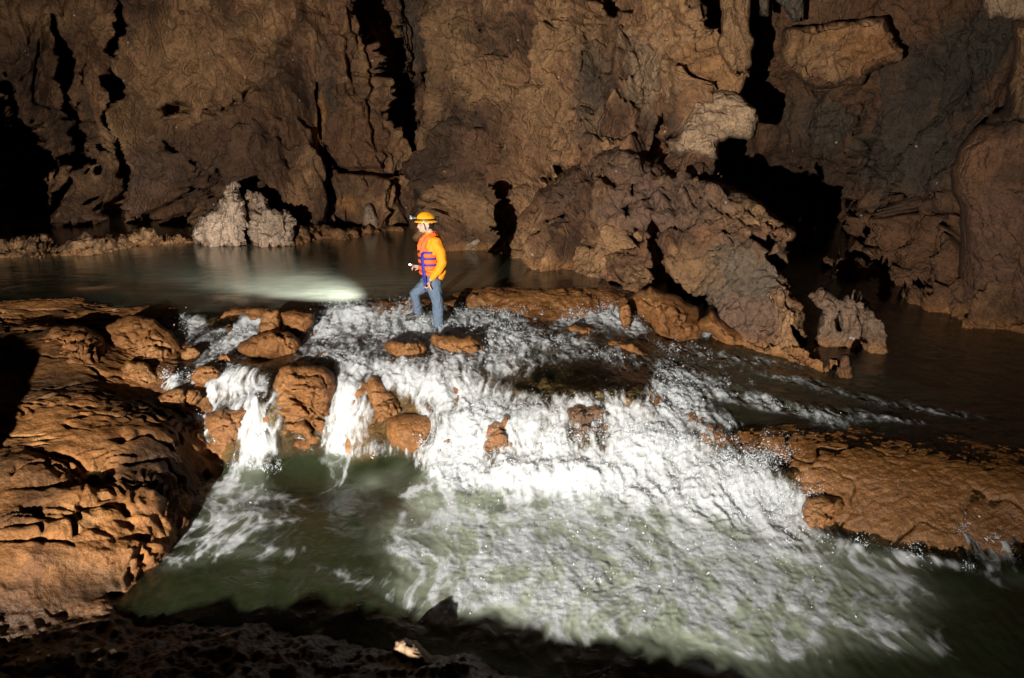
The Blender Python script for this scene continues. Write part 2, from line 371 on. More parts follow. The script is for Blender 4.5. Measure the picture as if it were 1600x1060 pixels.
# macro shapes of the left bank: rounded domes and hollows
ZB = ZB0.copy()
def bump_px(u, v, ru, rv, h, p=2):
    return h * np.exp(-((((U - u) / ru) ** 2 + ((V - v) / rv) ** 2) ** (p / 2)))
for b in ((60, 545, 60, 35, .12, 3), (130, 560, 60, 40, .10, 3), (225, 700, 70, 60, .06, 3), (265, 680, 50, 40, .08, 3), (120, 650, 70, 40, .08, 3), (40, 740, 45, 30, .10, 3), (90, 780, 60, 16, .07, 2), (60, 860, 90, 40, .08, 3),
          (150, 745, 28, 16, -.16, 2), (95, 717, 22, 9, -.10, 2), (190, 690, 10, 8, -.12, 2), (240, 612, 60, 12, -.10, 2), (80, 765, 60, 7, -.10, 2), (60, 850, 70, 6, -.08, 2)):
    ZB = ZB + bump_px(*b) * mb
P0[..., 2] = ZB
Nn = gnormal(P0)
Pw = warp(P0, 1.7, .22, 40)
f1, f2, _ = worley(P0 * np.array([2.6, 2.6, 2.6]) + .25 * np.stack([noise(P0 * 3, 60)] * 3, -1), 70)
lump = ss(0, .5, f2 - f1)
z_t = P0[..., 2] + .32 * noise(P0 * 1.3, 81) + .10 * noise(P0 * 4.5, 82) + .25 * P0[..., 1] * 0
ledge_f = 13. + 5 * noise(P0 * .9, 83)
saw = (z_t * 14.) % 1.0
ledge = (saw ** 1.6) * (1 - ss(.86, 1., saw))
ledge_zone = ss(-.15, .12, noise(P0 * 1.5, 84) + .25 * ss(120, 230, U) - .1)
pock = ss(.35, .62, ridged(P0 * np.array([3.2, 5.5, 5.5]), 2, 90)) 
crev = ss(.72, .93, ridged(Pw * np.array([1.1, 2.6, 2.6]), 2, 93))
lowr = pmask(U, V, [(-300, 845), (120, 850), (200, 900), (150, 960), (-300, 970)], 25); topr = pmask(U, V, [(-300, 480), (250, 480), (290, 600), (200, 640), (60, 640), (-300, 640)], 20)
midz = pmask(U, V, [(110, 760), (300, 740), (300, 860), (210, 900), (90, 840)], 25)
d_bank = (.012 + .05 * midz) * lump * (1 - lowr) + (.045 * ledge * ledge_zone + .05 * midz * ridged(Pw * np.array([2., 5., 5.]), 3, 88)) * (1 - .85 * lowr) * (1 - .75 * topr) + .05 * fbm(P0 * 2.2, 4, 91) + .016 * fbm(P0 * 12., 4, 92) - .09 * crev * (1 - lowr)
d_slab = .022 * fbm(P0 * 2.2, 4, 94) + .018 * fbm(P0 * 14., 3, 95) + .009 * noise(P0 * 40., 96) - .03 * ss(.93, .995, ridged(warp(Pw, 3., .25, 197) * 1.1, 1, 97)) + .016 * fbm(P0 * 9., 4, 196, .7)
d_rim = .07 * fbm(P0 * np.array([4., 2., 2.]), 4, 98) + .05 * (ridged(P0 * np.array([3., 1.5, 1.5]), 4, 198, .6) - .5) + .02 * noise(P0 * 10., 199) + .012 * noise(P0 * 25., 99)
d_bed = .06 * fbm(P0 * 2.5, 4, 100) + .02 * fbm(P0 * 12., 2, 101)
disp = d_bed * (1 - mb) * (1 - ms) * (1 - mr) + d_bank * mb + d_slab * ms + d_rim * mr
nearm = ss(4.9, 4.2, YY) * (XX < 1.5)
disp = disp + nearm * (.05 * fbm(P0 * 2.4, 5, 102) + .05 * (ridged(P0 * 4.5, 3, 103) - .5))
PB = P0 + Nn * disp[..., None]
UB, VB = proj(PB[..., 0], PB[..., 1], PB[..., 2])
cb = trav_color(PB)
cb = mix(cb, np.array([.150, .063, .016]), .7 * ms)
cb = mix(cb, np.array([.030, .018, .011]), .9 * nearm)  # near bank darkened: foreground shade put into its colour
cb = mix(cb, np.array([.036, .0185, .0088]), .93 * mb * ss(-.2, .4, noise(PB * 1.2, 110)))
uw = ss(.05, .4, DD)
cb = mix(cb, np.array([.07, .07, .04]), .8 * uw)
cb = mix(cb, np.array([.42, .22, .09]), .85 * pmask(UB, VB, [(790, 560), (900, 545), (1010, 590), (1010, 640), (930, 660), (820, 640), (770, 600)], 25))  # submerged dome lightened: refracted light put into the bed colour
wet = np.clip(1. * ms + .9 * mr + .25 * mb * ss(.1, .5, noise(PB * 2., 111)) + .5 * (1 - mb), 0, 1)
fc = lambda m: (m[:-1, :-1] + m[1:, 1:]) / 2 > .5
qb, qs, qr = fc(mb), fc(ms), fc(mr)
qs &= ~qb; qr &= ~qb & ~qs
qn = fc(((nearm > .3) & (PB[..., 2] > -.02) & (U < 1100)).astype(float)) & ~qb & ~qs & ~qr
att = {'Col': cb, 'wet': wet}
tag(grid_part("riverbed", PB, ~(qb | qs | qr | qn), M_trav, att), "brown stony riverbed under the falling and pooled water", kind="structure")
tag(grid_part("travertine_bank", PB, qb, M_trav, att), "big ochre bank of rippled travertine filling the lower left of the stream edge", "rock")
tag(grid_part("travertine_slab", PB, qs, M_trav, att), "wide glittering wet orange slab sloping into the lower pool on the right", "rock")
tag(grid_part("travertine_dam", PB, qr, M_trav, att), "wet brown rim wall holding back the upper pool right of the man", "rock")
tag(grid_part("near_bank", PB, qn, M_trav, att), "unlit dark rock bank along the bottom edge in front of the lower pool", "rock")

# ------------------------------------------------------------ foam: photo x, photo y, half sizes, turn, strength
FO = [(780, 690, 110, 55, 0, 1.5), (900, 740, 150, 45, 5, 1.6), (1050, 750, 120, 60, 20, 1.7), (1180, 790, 90, 50, 30, 1.4), (1010, 690, 90, 45, 25, 1.3), (1050, 620, 55, 40, 20, 1.2), (700, 740, 60, 40, -20, 1.2), (860, 800, 150, 35, 5, 1.1), (1100, 850, 160, 50, 12, 1.0), (930, 880, 220, 70, 5, .95), (1220, 900, 170, 65, 15, .92), (1000, 930, 300, 60, 8, .6), (760, 830, 100, 60, 0, .8), (700, 900, 90, 45, 20, .55), (620, 850, 60, 18, 50, .45), (660, 960, 70, 16, 25, .4), (1150, 1000, 150, 22, 8, .45), (1420, 985, 90, 20, 20, .4), (1050, 960, 240, 50, 8, .7), (1300, 960, 140, 50, 12, .6), (850, 970, 150, 40, 5, .6), (1420, 905, 90, 25, 15, .35),
      (380, 520, 50, 22, -35, .9), (345, 580, 40, 40, -40, .75), (320, 650, 22, 50, -10, .85), (400, 690, 32, 50, 0, 1.3), (395, 620, 45, 40, 0, .8), (540, 640, 26, 70, 5, 1.05), (535, 700, 36, 25, 0, .9), (290, 515, 28, 22, 0, 1.2), (180, 500, 35, 14, -20, .6), (35, 490, 16, 20, 0, 1.0), (150, 492, 30, 8, -10, .7), (215, 505, 14, 10, 0, .6), (260, 595, 30, 14, 0, .8), (620, 702, 50, 12, 0, .5),
      (545, 495, 75, 18, -4, 1.5), (500, 520, 60, 22, 0, .95), (610, 515, 55, 25, 0, .7), (520, 560, 60, 25, 0, .65), (600, 580, 70, 22, 15, .95), (690, 610, 80, 30, 20, .95), (650, 510, 60, 30, 0, .7), (740, 505, 60, 26, 0, .85), (800, 525, 80, 26, 10, .8), (780, 560, 90, 26, 10, .75), (870, 545, 90, 20, 12, .6), (700, 580, 60, 30, 0, .7), (960, 560, 60, 16, 15, .5), (720, 655, 70, 30, 0, .7), (940, 495, 40, 20, 0, 1.0), (985, 495, 35, 25, 0, 1.0), (1010, 520, 40, 16, 0, .6), (1100, 518, 30, 12, 0, .9), (900, 500, 30, 22, 0, .8), (765, 478, 8, 14, 0, .6), (835, 484, 6, 14, 0, .6), (870, 476, 5, 16, 0, .5),
      (880, 640, 60, 25, 5, .6), (1100, 600, 90, 22, 15, .6), (1230, 640, 110, 12, 12, .75), (1150, 560, 110, 12, 8, .6), (1350, 650, 130, 9, 8, .5), (1250, 600, 120, 8, 12, .5), (1450, 640, 120, 8, 8, .45), (1120, 655, 50, 15, 15, .45), (960, 640, 50, 20, 10, .75),
      (370, 770, 70, 35, 0, .75), (340, 830, 70, 45, -10, .62), (430, 800, 55, 30, 0, .45), (530, 755, 45, 38, 0, .62), (260, 885, 60, 18, -15, .6), (420, 860, 90, 14, 0, .4), (640, 790, 22, 50, 0, .35), (560, 900, 90, 12, 10, .35), (640, 930, 120, 14, 10, .4), (780, 985, 100, 12, 8, .25),
      (1330, 865, 60, 12, 15, .7), (1440, 878, 70, 12, 8, .6), (1540, 850, 60, 30, 20, .5), (1590, 905, 60, 20, 10, .5), (1520, 812, 60, 8, 25, .45), (1450, 772, 40, 5, 20, .35), (1230, 840, 40, 30, 30, .9)]
CALM = [(920, 600, 95, 28, 10, .55), (790, 795, 40, 14, 5, .7), (560, 810, 55, 70, 0, .85), (620, 740, 40, 25, 0, .9), (830, 605, 30, 16, 0, .4), (790, 690, 34, 30, 0, .55), (925, 680, 45, 30, 0, .55), (540, 545, 50, 10, 0, .45), (1000, 600, 14, 40, 20, .7), (485, 745, 30, 20, 0, .6)]
def gmask(L, base=0.):
    r = np.zeros(U.shape)
    uu = U + 22 * wn1; vv = V + 14 * wn2
    for (u, v, a, b, t, s) in L:
        c_, s_ = cos(radians(t)), sin(radians(t)); du = uu - u; dv = vv - v
        g = np.exp(-(((du * c_ + dv * s_) / a) ** 2 + ((-du * s_ + dv * c_) / b) ** 2)); yield g * s
U, V = proj(XX, YY, ZW0)
PW0 = np.stack([XX, YY, ZW0], -1)
wn1 = fbm(PW0 * 1.4, 3, 120); wn2 = fbm(PW0 * 1.4 + 9, 3, 121)
F = 1.; hot = 0.
for g in gmask(FO): F = F * (1 - np.minimum(.97, g * .85)); hot = hot + g
F = 1 - F
for g in gmask(CALM): F = F * (1 - g)
U0_ = U; F = F * (1 - .85 * ss(4.55, 4.05, YY + .5 * wn1 + .12 * (XX + 1.)) * (XX < 2.2))
fall = ss(.05, .4, F)
slope = np.linalg.norm(np.stack(np.gradient(ZW0, axis=0), -1), axis=-1)
FS = np.array([1., .5, .5])
pool = ss(.10, .0, ZW0) + ss(1.10, 1.15, ZW0)
Pq = warp(PW0, 1.3, .35, 130)
swirl = ridged(Pq * np.array([3.6, 1.7, 1.]), 4, 131, .6)
strk = ridged(warp(PW0, 3., .12, 134) * np.array([8., 1.7, 1.7]), 4, 135, .6)
puff = fbm(warp(PW0, 2., .15, 136) * np.array([6.5, 1.9, 1.9]), 5, 137, .55)
pf2 = np.abs(noise(warp(PW0, 6, .05, 139) * np.array([10, 7, 7.]), 140))
lacy = pool * swirl + (1 - pool) * strk
big = ridged(warp(PW0, .9, .5, 150) * np.array([1.9, 1.0, 1.]), 3, 151, .6)
foam = F * (1.66 - .50 * pool) + (lacy - .56) * (1.6 + .85 * pool) * ss(.02, .5, F) * (1 - (.6 - .35 * pool) * ss(.8, .97, F)) + pool * (big - .5) * 1.5 * ss(.05, .5, F) * (1 - .6 * ss(.8, .97, F)) + .45 * puff * ss(.02, .4, F) - .30
foam = np.where(F < .03, -.4, foam)
h = fall * (1 - pool) * (.065 * puff + .025 * (.4 - pf2) + .03 * (strk - .5)) + .010 * (swirl - .5) * ss(.05, .5, F) * pool + pool * fall * (.018 * fbm(warp(PW0, 2., .2, 152) * np.array([2.4, 1.3, 1.]), 2, 153))
hot = np.clip(hot, 0, 2)
h = h + ss(.7, 1.7, hot) * (1 - .7 * pool) * (.06 * puff + .02 * (.35 - pf2) + .012 * noise(PW0 * 22, 141))
low = (ZW0 < 1.12)
h = h + (.012 * fbm(PW0 * np.array([4, 3, 3.]), 3, 142) + .004 * noise(PW0 * np.array([16, 9, 9.]), 143)) * low
mid = pmask(U, V, [(1000, 530), (1200, 545), (1600, 640), (1600, 690), (1200, 665), (1040, 640)], 20)
h = h + mid * (.03 * fbm(PW0 * np.array([2.5, 5, 3.]), 4, 144))
h = h + (~low) * (.004 * fbm(PW0 * np.array([1.5, 5, 1.]), 3, 145))
# splash domes thrown up over hidden rocks and plunging jets
def dome(u, v, ru, rv, hh):
    return hh * np.exp(-(((U - u) / ru) ** 2 + ((V - v) / rv) ** 2) ** 1.5)
for a_ in ((775, 665, 75, 32, .10), (555, 492, 28, 10, .10), (755, 498, 35, 14, .07), (1050, 595, 40, 18, .08), (665, 505, 25, 14, .06), (1170, 745, 60, 30, .10), (1020, 700, 60, 30, .10), (900, 560, 100, 34, .05), (940, 620, 70, 20, .04), (870, 740, 90, 20, .10)):
    h = h + dome(*a_)
NW = gnormal(PW0)
PW = PW0 + NW * h[..., None]
dep = PW[..., 2] - PB[..., 2]
murk = 1 - np.exp(-np.clip(dep, 0, 3) * (2.2 + 3.3 * pool))
murk = np.where(mid > .5, 1 - np.exp(-np.clip(dep + .02, 0, 3) * 5.), murk)
murk = np.where(ZW0 > 1.12, 1 - np.exp(-np.clip(dep, 0, 3) * 7.), murk)
vis = dep > -.03
foam = foam + .25 * ss(.10, .0, dep) * ss(.1, .4, F)
milk_glow = np.clip(.75 * pmask(U + 130 * wn1, V + 80 * wn2, [(640, 800), (760, 790), (1250, 840), (1420, 950), (1250, 1010), (900, 1010), (640, 900)], 90) + .5 * ss(.2, .8, F) + .10 * (ZW0 > 1.12) + 1.2 * np.exp(-((U - 490) / 190) ** 2 - ((V - 455) / 34) ** 2), 0, 1) * (.75 + .5 * wn1)  # milky water tint; the upper pool patch paints in the torch's glow
attw = {'milk_glow': milk_glow.astype(np.float32), 'foam': foam.astype(np.float32), 'murk': murk.astype(np.float32)}
near_b = fc(vis.astype(float) * 1.1 + .0)
isup = fc((ZW0 > 1.135).astype(float)); islo = fc(((ZW0 < .06)).astype(float)) & ~isup
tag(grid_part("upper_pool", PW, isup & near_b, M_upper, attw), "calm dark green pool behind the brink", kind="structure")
tag(grid_part("lower_pool", PW, islo & near_b, M_lower, attw), "foaming green pool at the foot of the falls", kind="structure")
tag(grid_part("waterfall", PW, ~isup & ~islo & near_b, M_casc, attw), "white cascade rushing over brown rock between both pools", kind="structure")

# ------------------------------------------------------------ spray
def droplets(name, cen, rad, label, stretch=1.8):
    n = len(cen); O = np.array([[1, 0, 0], [-1, 0, 0], [0, 1, 0], [0, -1, 0], [0, 0, 1], [0, 0, -1]], float)
    T = np.array([[0, 2, 4], [2, 1, 4], [1, 3, 4], [3, 0, 4], [2, 0, 5], [1, 2, 5], [3, 1, 5], [0, 3, 5]])
    q = rng.normal(size=(n, 3)); q /= np.linalg.norm(q, axis=1, keepdims=True)
    k = 1 + rng.random(n) * (stretch - 1) * 2
    Vv = O[None] * rad[:, None, None]
    al = (Vv * q[:, None]).sum(-1, keepdims=True) * q[:, None]
    Vv = Vv + al * (k[:, None, None] - 1) + cen[:, None]
    Fv = T[None] + 6 * np.arange(n)[:, None, None]
    return tag(raw_mesh(name, Vv.reshape(-1, 3), Fv.reshape(-1, 3), M_drop), label, kind="stuff")
wgt = np.clip(hot * F - .25, 0, None) * (~(pool > .5) + .10) * YY * .0125 * (np.abs(KK) < .9) * vis * (1 - .6 * ss(860, 960, V)) * (1 + 3 * ss(.02, .03, -np.gradient(ZW0, axis=0)))
idx = rng.choice(wgt.size, 30000, p=(wgt / wgt.sum()).ravel())
cen = PW.reshape(-1, 3)[idx] + rng.normal(size=(30000, 3)) * np.array([.02, .03, .015])
up = rng.exponential(.022, 30000) * (1 + 1.2 * (hot.ravel()[idx] > 1.0)); cen[:, 2] += up; cen[:, 1] -= up * .5 * rng.random(30000)
droplets("spray", cen, np.clip(rng.lognormal(-6.1, .5, 30000), .001, .007), "fine white droplets thrown up all over the cascade")
# crests of splash that leap clear of the surface
pts = []; rr = []
for (u, v, hh, n, wd) in ((640, 488, .30, 260, .12), (662, 508, .14, 200, .10), (700, 514, .12, 160, .12), (735, 500, .26, 500, .30), (785, 498, .18, 300, .25), (545, 482, .16, 500, .25), (1040, 545, .20, 160, .22), (1095, 560, .14, 60, .22), (900, 492, .20, 300, .18), (700, 690, .22, 600, .35), (780, 640, .16, 600, .4), (960, 668, .18, 700, .5), (1080, 690, .22, 800, .45), (1180, 735, .28, 900, .35), (1225, 775, .26, 700, .25), (1130, 600, .10, 100, .3), (880, 690, .18, 500, .3), (1330, 845, .10, 120, .3), (1430, 862, .10, 90, .3), (1545, 820, .06, 60, .35), (380, 520, .10, 250, .2), (270, 590, .12, 250, .14), (400, 725, .10, 300, .2), (930, 560, .06, 100, .3), (1590, 880, .08, 60, .3)):
    j = np.argmin((U - u) ** 2 + (V - v) ** 2 + 1e5 * (~vis)); b = PW.reshape(-1, 3)[j]
    n *= 2; nj = max(3, n // 40)                              # a few jets, each a string of drops along an arc
    for _ in range(nj):
        o = b + np.array([rng.normal() * wd * .7, rng.normal() * wd * .35, -.02]); vx, vy = rng.normal() * .16, -abs(rng.normal()) * .12; top = hh * rng.uniform(.35, 1.)
        m = n // nj; t = np.sort(rng.random(m)) ** 1.2
        p = np.stack([o[0] + vx * t, o[1] + vy * t, o[2] + top * (2.2 * t - 1.5 * t * t)], -1) + rng.normal(size=(m, 3)) * (.012 + .035 * t[:, None])
        pts.append(p); rr.append(np.clip(rng.lognormal(-6.2, .5, m) * (1.3 - .8 * t), .001, .006))
droplets("splash", np.concatenate(pts), np.concatenate(rr), "leaping jets of drops where the water hits rock", 3.)
def ground(u, v):                                    # the rock surface seen at a photo pixel
    j = np.argmin((UB - u) ** 2 + (VB - v) ** 2); return PB.reshape(-1, 3)[j]
# ------------------------------------------------------------ cave walls and free-standing rock, each a relief at its own distance
def cleft(U, V, path, depth, seed, jag=.45, fz=28.):
    """depth cut along a path of (photo x, photo y, width); ragged sides"""
    d = np.full(U.shape, -1e9); P3 = np.stack([U / 60., V / 60., U * 0 + 3.3], -1)
    U, V = U + 11 * fbm(P3, 4, 901, .6), V + 11 * fbm(P3 + 7, 4, 902, .6)
    thin = max(p[2] for p in path) < 9
    if thin: depth = depth * .5; jag = 1.1
    wob = 1 + .5 * noise(P3 * 1.3 + seed, 903)
    nz = noise(np.stack([U / fz, V / fz, U * 0 + seed], -1), seed) + .5 * noise(np.stack([U / fz * 2.7, V / fz * 2.7, U * 0 + seed], -1), seed + 1)
    nz = nz + .3 * noise(np.stack([U / 6, V / 6, U * 0 + seed], -1), seed + 2)
    for i in range(len(path) - 1):
        (x0, y0, w0), (x1, y1, w1) = path[i], path[i + 1]
        L = (x1 - x0) ** 2 + (y1 - y0) ** 2 + 1e-9
        t = np.clip(((U - x0) * (x1 - x0) + (V - y0) * (y1 - y0)) / L, 0, 1)
        w = w0 + t * (w1 - w0)
        dd = w * wob / 2 - np.sqrt((U - x0 - t * (x1 - x0)) ** 2 + (V - y0 - t * (y1 - y0)) ** 2) + nz * jag * w
        d = np.maximum(d, dd)
    return depth * ss(-.6, 2.2, d)
def relief(name, ctrl, box, step, mat=M_wall, poly=None, roll=0, thick=.6, jag=6, amp=(.35, .12, .05, .02), clefts=(), blobs=(), flute=None, back=False,
           label=None, cat=None, kind=None, seed=1, stretch=(1, 1, .6), extra=None, colfn=None, wetline=None, crack=.05, parent=None, fs=1., lay=0., group=None, wet=.15, butt=0., cw=1., rf=.7):
    us = np.arange(box[0], box[2] + step, step, dtype=float); vs = np.arange(box[1], box[3] + step, step, dtype=float)
    if len(box) > 4:                                 # coarse margins beyond the frame
        m = box[4]; us = np.concatenate([np.arange(box[0] - m, box[0], 12.), us, np.arange(box[2] + 12, box[2] + m, 12.)]) if m > 0 else us
        vs = np.concatenate([np.arange(box[1] - 330, box[1], 12.), vs])
        if len(box) > 5: us = us[(us >= box[0] - box[5] - 1)]
    U, V = np.meshgrid(us, vs)
    if poly is not None:
        pl = rough(poly, jag, 3, seed); d, bx, by = segdist(U, V, pl, True); ins = inside(U, V, pl)
        cc = ins[:-1, :-1] & ins[1:, 1:] & ins[1:, :-1] & ins[:-1, 1:]
        # outline vertices slide onto the outline
        use = np.zeros(U.shape, bool); use[:-1, :-1] |= cc; use[1:, 1:] |= cc; use[1:, :-1] |= cc; use[:-1, 1:] |= cc
        inn = np.ones(U.shape, bool); z = np.zeros((U.shape[0] + 1, U.shape[1] + 1), bool); z[1:-1, 1:-1] = cc
        inn = z[:-1, :-1] & z[1:, 1:] & z[1:, :-1] & z[:-1, 1:]
        edge = use & ~inn & (d < 2.2 * step); U = np.where(edge, bx, U); V = np.where(edge, by, V); d = np.where(edge, 0, d)
    else:
        cc = np.ones((U.shape[0] - 1, U.shape[1] - 1), bool); d = None
    cp = []; cv = []
    for c in ctrl:
        if c[0] == 'w': _, u, v, z0 = c; cp.append((u, v)); cv.append(float(Yw(u, v, z0)))
        else: cp.append(c[:2]); cv.append(c[2])
    Y = rbf(np.array(cp) / 100., np.array(cv)[:, None], np.stack([U, V], -1) / 100.)[..., 0]
    if extra is not None: Y = Y + extra(U, V)
    cl = np.zeros(U.shape)
    for i, (path, dep) in enumerate(clefts):
        path = [(p[0], p[1], p[2] * cw) for p in path]; cl = np.maximum(cl, cleft(U, V, path, dep, seed * 10 + i))
    fade = 1.
    if d is not None and roll:
        q = 1 - np.minimum(d / roll, 1); q = 1 - np.sqrt(np.maximum(0, 1 - q * q)); Yr = Y + thick * q; fade = ss(0, roll * rf, d)
    else: Yr = Y
    P = pt(U, V, Yr); P_ = P; N_ = gnormal(P); N_ = np.where(N_[..., 1:2] > 0, -N_, N_)
    Sx = np.array(stretch, float); P = P * fs; Q = P * Sx
    Qw = warp(Q, .9, .35, seed + 50)
    f1, f2, cv_ = worley(Qw * 1.15, seed + 60)
    g1, g2, cg = worley(Qw * 3.6 + 5, seed + 61)
    dn = amp[0] * fbm(Q * .55, 4, seed) + amp[1] * 1.6 * (ridged(Qw * 1.25, 4, seed + 10, .55) - .5)
    dn = dn + amp[1] * 1.2 * (cv_ - .5) * ss(.0, .22, f2 - f1) - crack * 1.2 * ss(.10, .0, f2 - f1)
    dn = dn + amp[2] * 2.2 * (cg - .5) * ss(.0, .15, g2 - g1) + amp[2] * 2.2 * fbm(P * 2.3, 5, seed + 20, .65) + amp[3] * 2.4 * (ridged(P * np.array([7., 7., 4.]), 3, seed + 30, .6) - .5)
    if butt: dn = dn + butt * (ridged(warp(P * np.array([.42, .42, .13]), 1.1, .5, seed + 90) + 3, 2, seed + 91, .45) - .55) + .35 * butt * (ridged(warp(P * np.array([1.1, 1.1, .32]), 1.1, .5, seed + 93), 2, seed + 94) - .5)
    if flute is not None:
        fm = flute(U, V); fl = ridged(P * np.array([2.6, 2.6, .30]), 3, seed + 40, .6)
        dn = dn * (1 - .5 * fm) + fm * .30 * (fl - .5)
    P = P_
    if lay:
        zz = (P[..., 2] + .25 * lay * 4 * noise(P * 3.2, seed + 80) + .02 * noise(P * 12., seed + 81)) / lay; sw = zz % 1.
        dn = dn + lay * .45 * (sw ** 1.5 * (1 - ss(.85, 1, sw)) - .2) * ss(-.35, .15, noise(P * 2.6, seed + 82))
    P = P + N_ * (dn * fade)[..., None]
    t_ = (P[..., 1] + cl) / P[..., 1]; Cam = np.array([0, 0, CZ]); P = Cam + (P - Cam) * t_[..., None]
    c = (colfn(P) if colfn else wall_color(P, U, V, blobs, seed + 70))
    if wetline is not None:
        c = mix(c, ORG * .9, .75 * ss(wetline + .28, wetline + .02, P[..., 2] + .12 * noise(P * 3., seed)))
    a = {'Col': c, 'wet': np.full(U.shape, wet)}
    if back:
        Yb = 2 * (Y + thick) - Yr if roll else Y + thick
        B = P + (pt(U, V, Yb) - pt(U, V, Yr)) * 1.0
        if edge is not None: B[edge] = P[edge]
        Fq = grid_faces(*U.shape)[cc]; n = U.size
        Fb = Fq[:, ::-1] + n; Va = np.concatenate([P.reshape(-1, 3), B.reshape(-1, 3)])
        # front and back share the outline
        mp = np.arange(2 * n); e = np.flatnonzero(edge.ravel()); mp[e + n] = e
        Fa = mp[np.concatenate([Fq, Fb])]
        aa = {k: np.concatenate([x.reshape((n,) + x.shape[2:])] * 2) for k, x in a.items()}
        Va, Fa, aa = compact(Va, Fa, aa)
        o = raw_mesh(name, Va, Fa, mat, aa, parent=parent)
    else:
        o = grid_part(name, P, cc, mat, a)
        if parent: o.parent = parent
    return tag(o, label, cat, group, kind)

# far wall on the left with its clefts and the black passage
relief("cave_wall", [(-700, 100, 17), (-400, 0, 18.5), (-400, 345, 20), (0, 60, 19.5), (0, 345, 21.5), ('w', 100, 350, A), (300, 345, 21.3), (400, 240, 19.6), (520, 340, 20.2), (450, 120, 20), (560, 90, 20.3), (300, 20, 20.4), (100, 20, 20.2), (600, 200, 20.6),
    (690, 50, 22.5), (640, 100, 22), (690, 300, 21.5), (600, 330, 20.8), (700, 380, 20), (300, -300, 18), (600, -300, 19)], (-60, -30, 700, 384, 540), 2.4,
    clefts=[([(82, 20, 6), (92, 60, 14), (104, 120, 16), (106, 200, 14), (100, 260, 16), (88, 330, 26), (70, 352, 30)], 5.),
            ([(196, -10, 9), (208, 40, 18), (196, 100, 22), (182, 150, 24), (176, 190, 24), (190, 225, 26), (178, 270, 26), (165, 310, 30), (172, 348, 24)], 3.6),
            ([(-500, 330, 330), (-90, 320, 330), (0, 240, 120), (30, 320, 90), (60, 340, 60)], 7.), ([(0, 120, 10), (20, 150, 40), (45, 220, 50)], 5.),
            ([(284, 165, 12), (262, 185, 12), (256, 235, 14)], 2.2), ([(300, 262, 30), (305, 300, 44), (270, 320, 20)], 1.8), ([(360, 290, 30), (330, 322, 22), (240, 335, 20)], 1.6), ([(330, 182, 8), (380, 160, 10), (400, 135, 5)], .8),
            ([(574, -10, 40), (590, 40, 40), (606, 80, 34), (620, 130, 32), (614, 165, 30), (626, 190, 34), (642, 215, 26), (655, 250, 10)], 7.),
            ([(500, 20, 3), (538, 60, 4), (550, 130, 5), (572, 200, 3)], .9), ([(495, 130, 5), (500, 190, 6), (520, 240, 6), (545, 268, 10), (600, 272, 12), (645, 268, 8)], 2.2),
            ([(545, 150, 4), (548, 115, 8), (570, 120, 4)], .7), ([(430, 350, 8), (500, 352, 9), (560, 350, 8)], 1.), ([(612, 300, 4), (606, 350, 5)], .8), ([(420, 80, 3), (405, 120, 5), (380, 130, 3)], .6),
            ([(60, 60, 3), (70, 130, 6), (85, 200, 4)], 1.), ([(135, 100, 4), (125, 160, 7), (112, 200, 3)], 1.2)],
    blobs=[(430, 110, 45, 60, DRK, .75), (510, 160, 18, 120, GRY, .5), (530, 290, 40, 40, DRK, .6), (300, 120, 110, 100, TAN, .7), (390, 230, 120, 90, BRN, .5), (120, 60, 50, 60, BRN * .8, .8), (60, 30, 70, 30, TAN * .8, .8), (30, 90, 60, 50, DRK, .7), (370, 250, 120, 60, DRK * 1.4, .6), (260, 280, 80, 60, MAUV, .5), (560, 220, 60, 60, BRN, .9),
           (500, 190, 10, 50, ORG, .9), (640, 60, 25, 80, GRY * 1.2, .6), (540, 40, 40, 60, BRN, .6), (330, 290, 90, 40, DRK * 1.3, .6), (545, 320, 16, 14, ORG, .8)],
    flute=lambda U, V: .35 + .65 * ss(.3, .8, np.exp(-((U - 80) / 110) ** 2 - ((V + 10) / 70) ** 2) + np.exp(-((U - 600) / 70) ** 2 - ((V - 30) / 130) ** 2)),
    amp=(1.0, .34, .12, .035), butt=2.2, seed=2, kind="structure", label="tall brown cave wall on the left cut by black clefts", extra=lambda U, V: -.9 * np.exp(-((U - 420) / 130) ** 2 - ((V - 300) / 80) ** 2) + 1.5 * np.exp(-((U - 540) / 30) ** 2 - ((V - 120) / 160) ** 2) * 0)
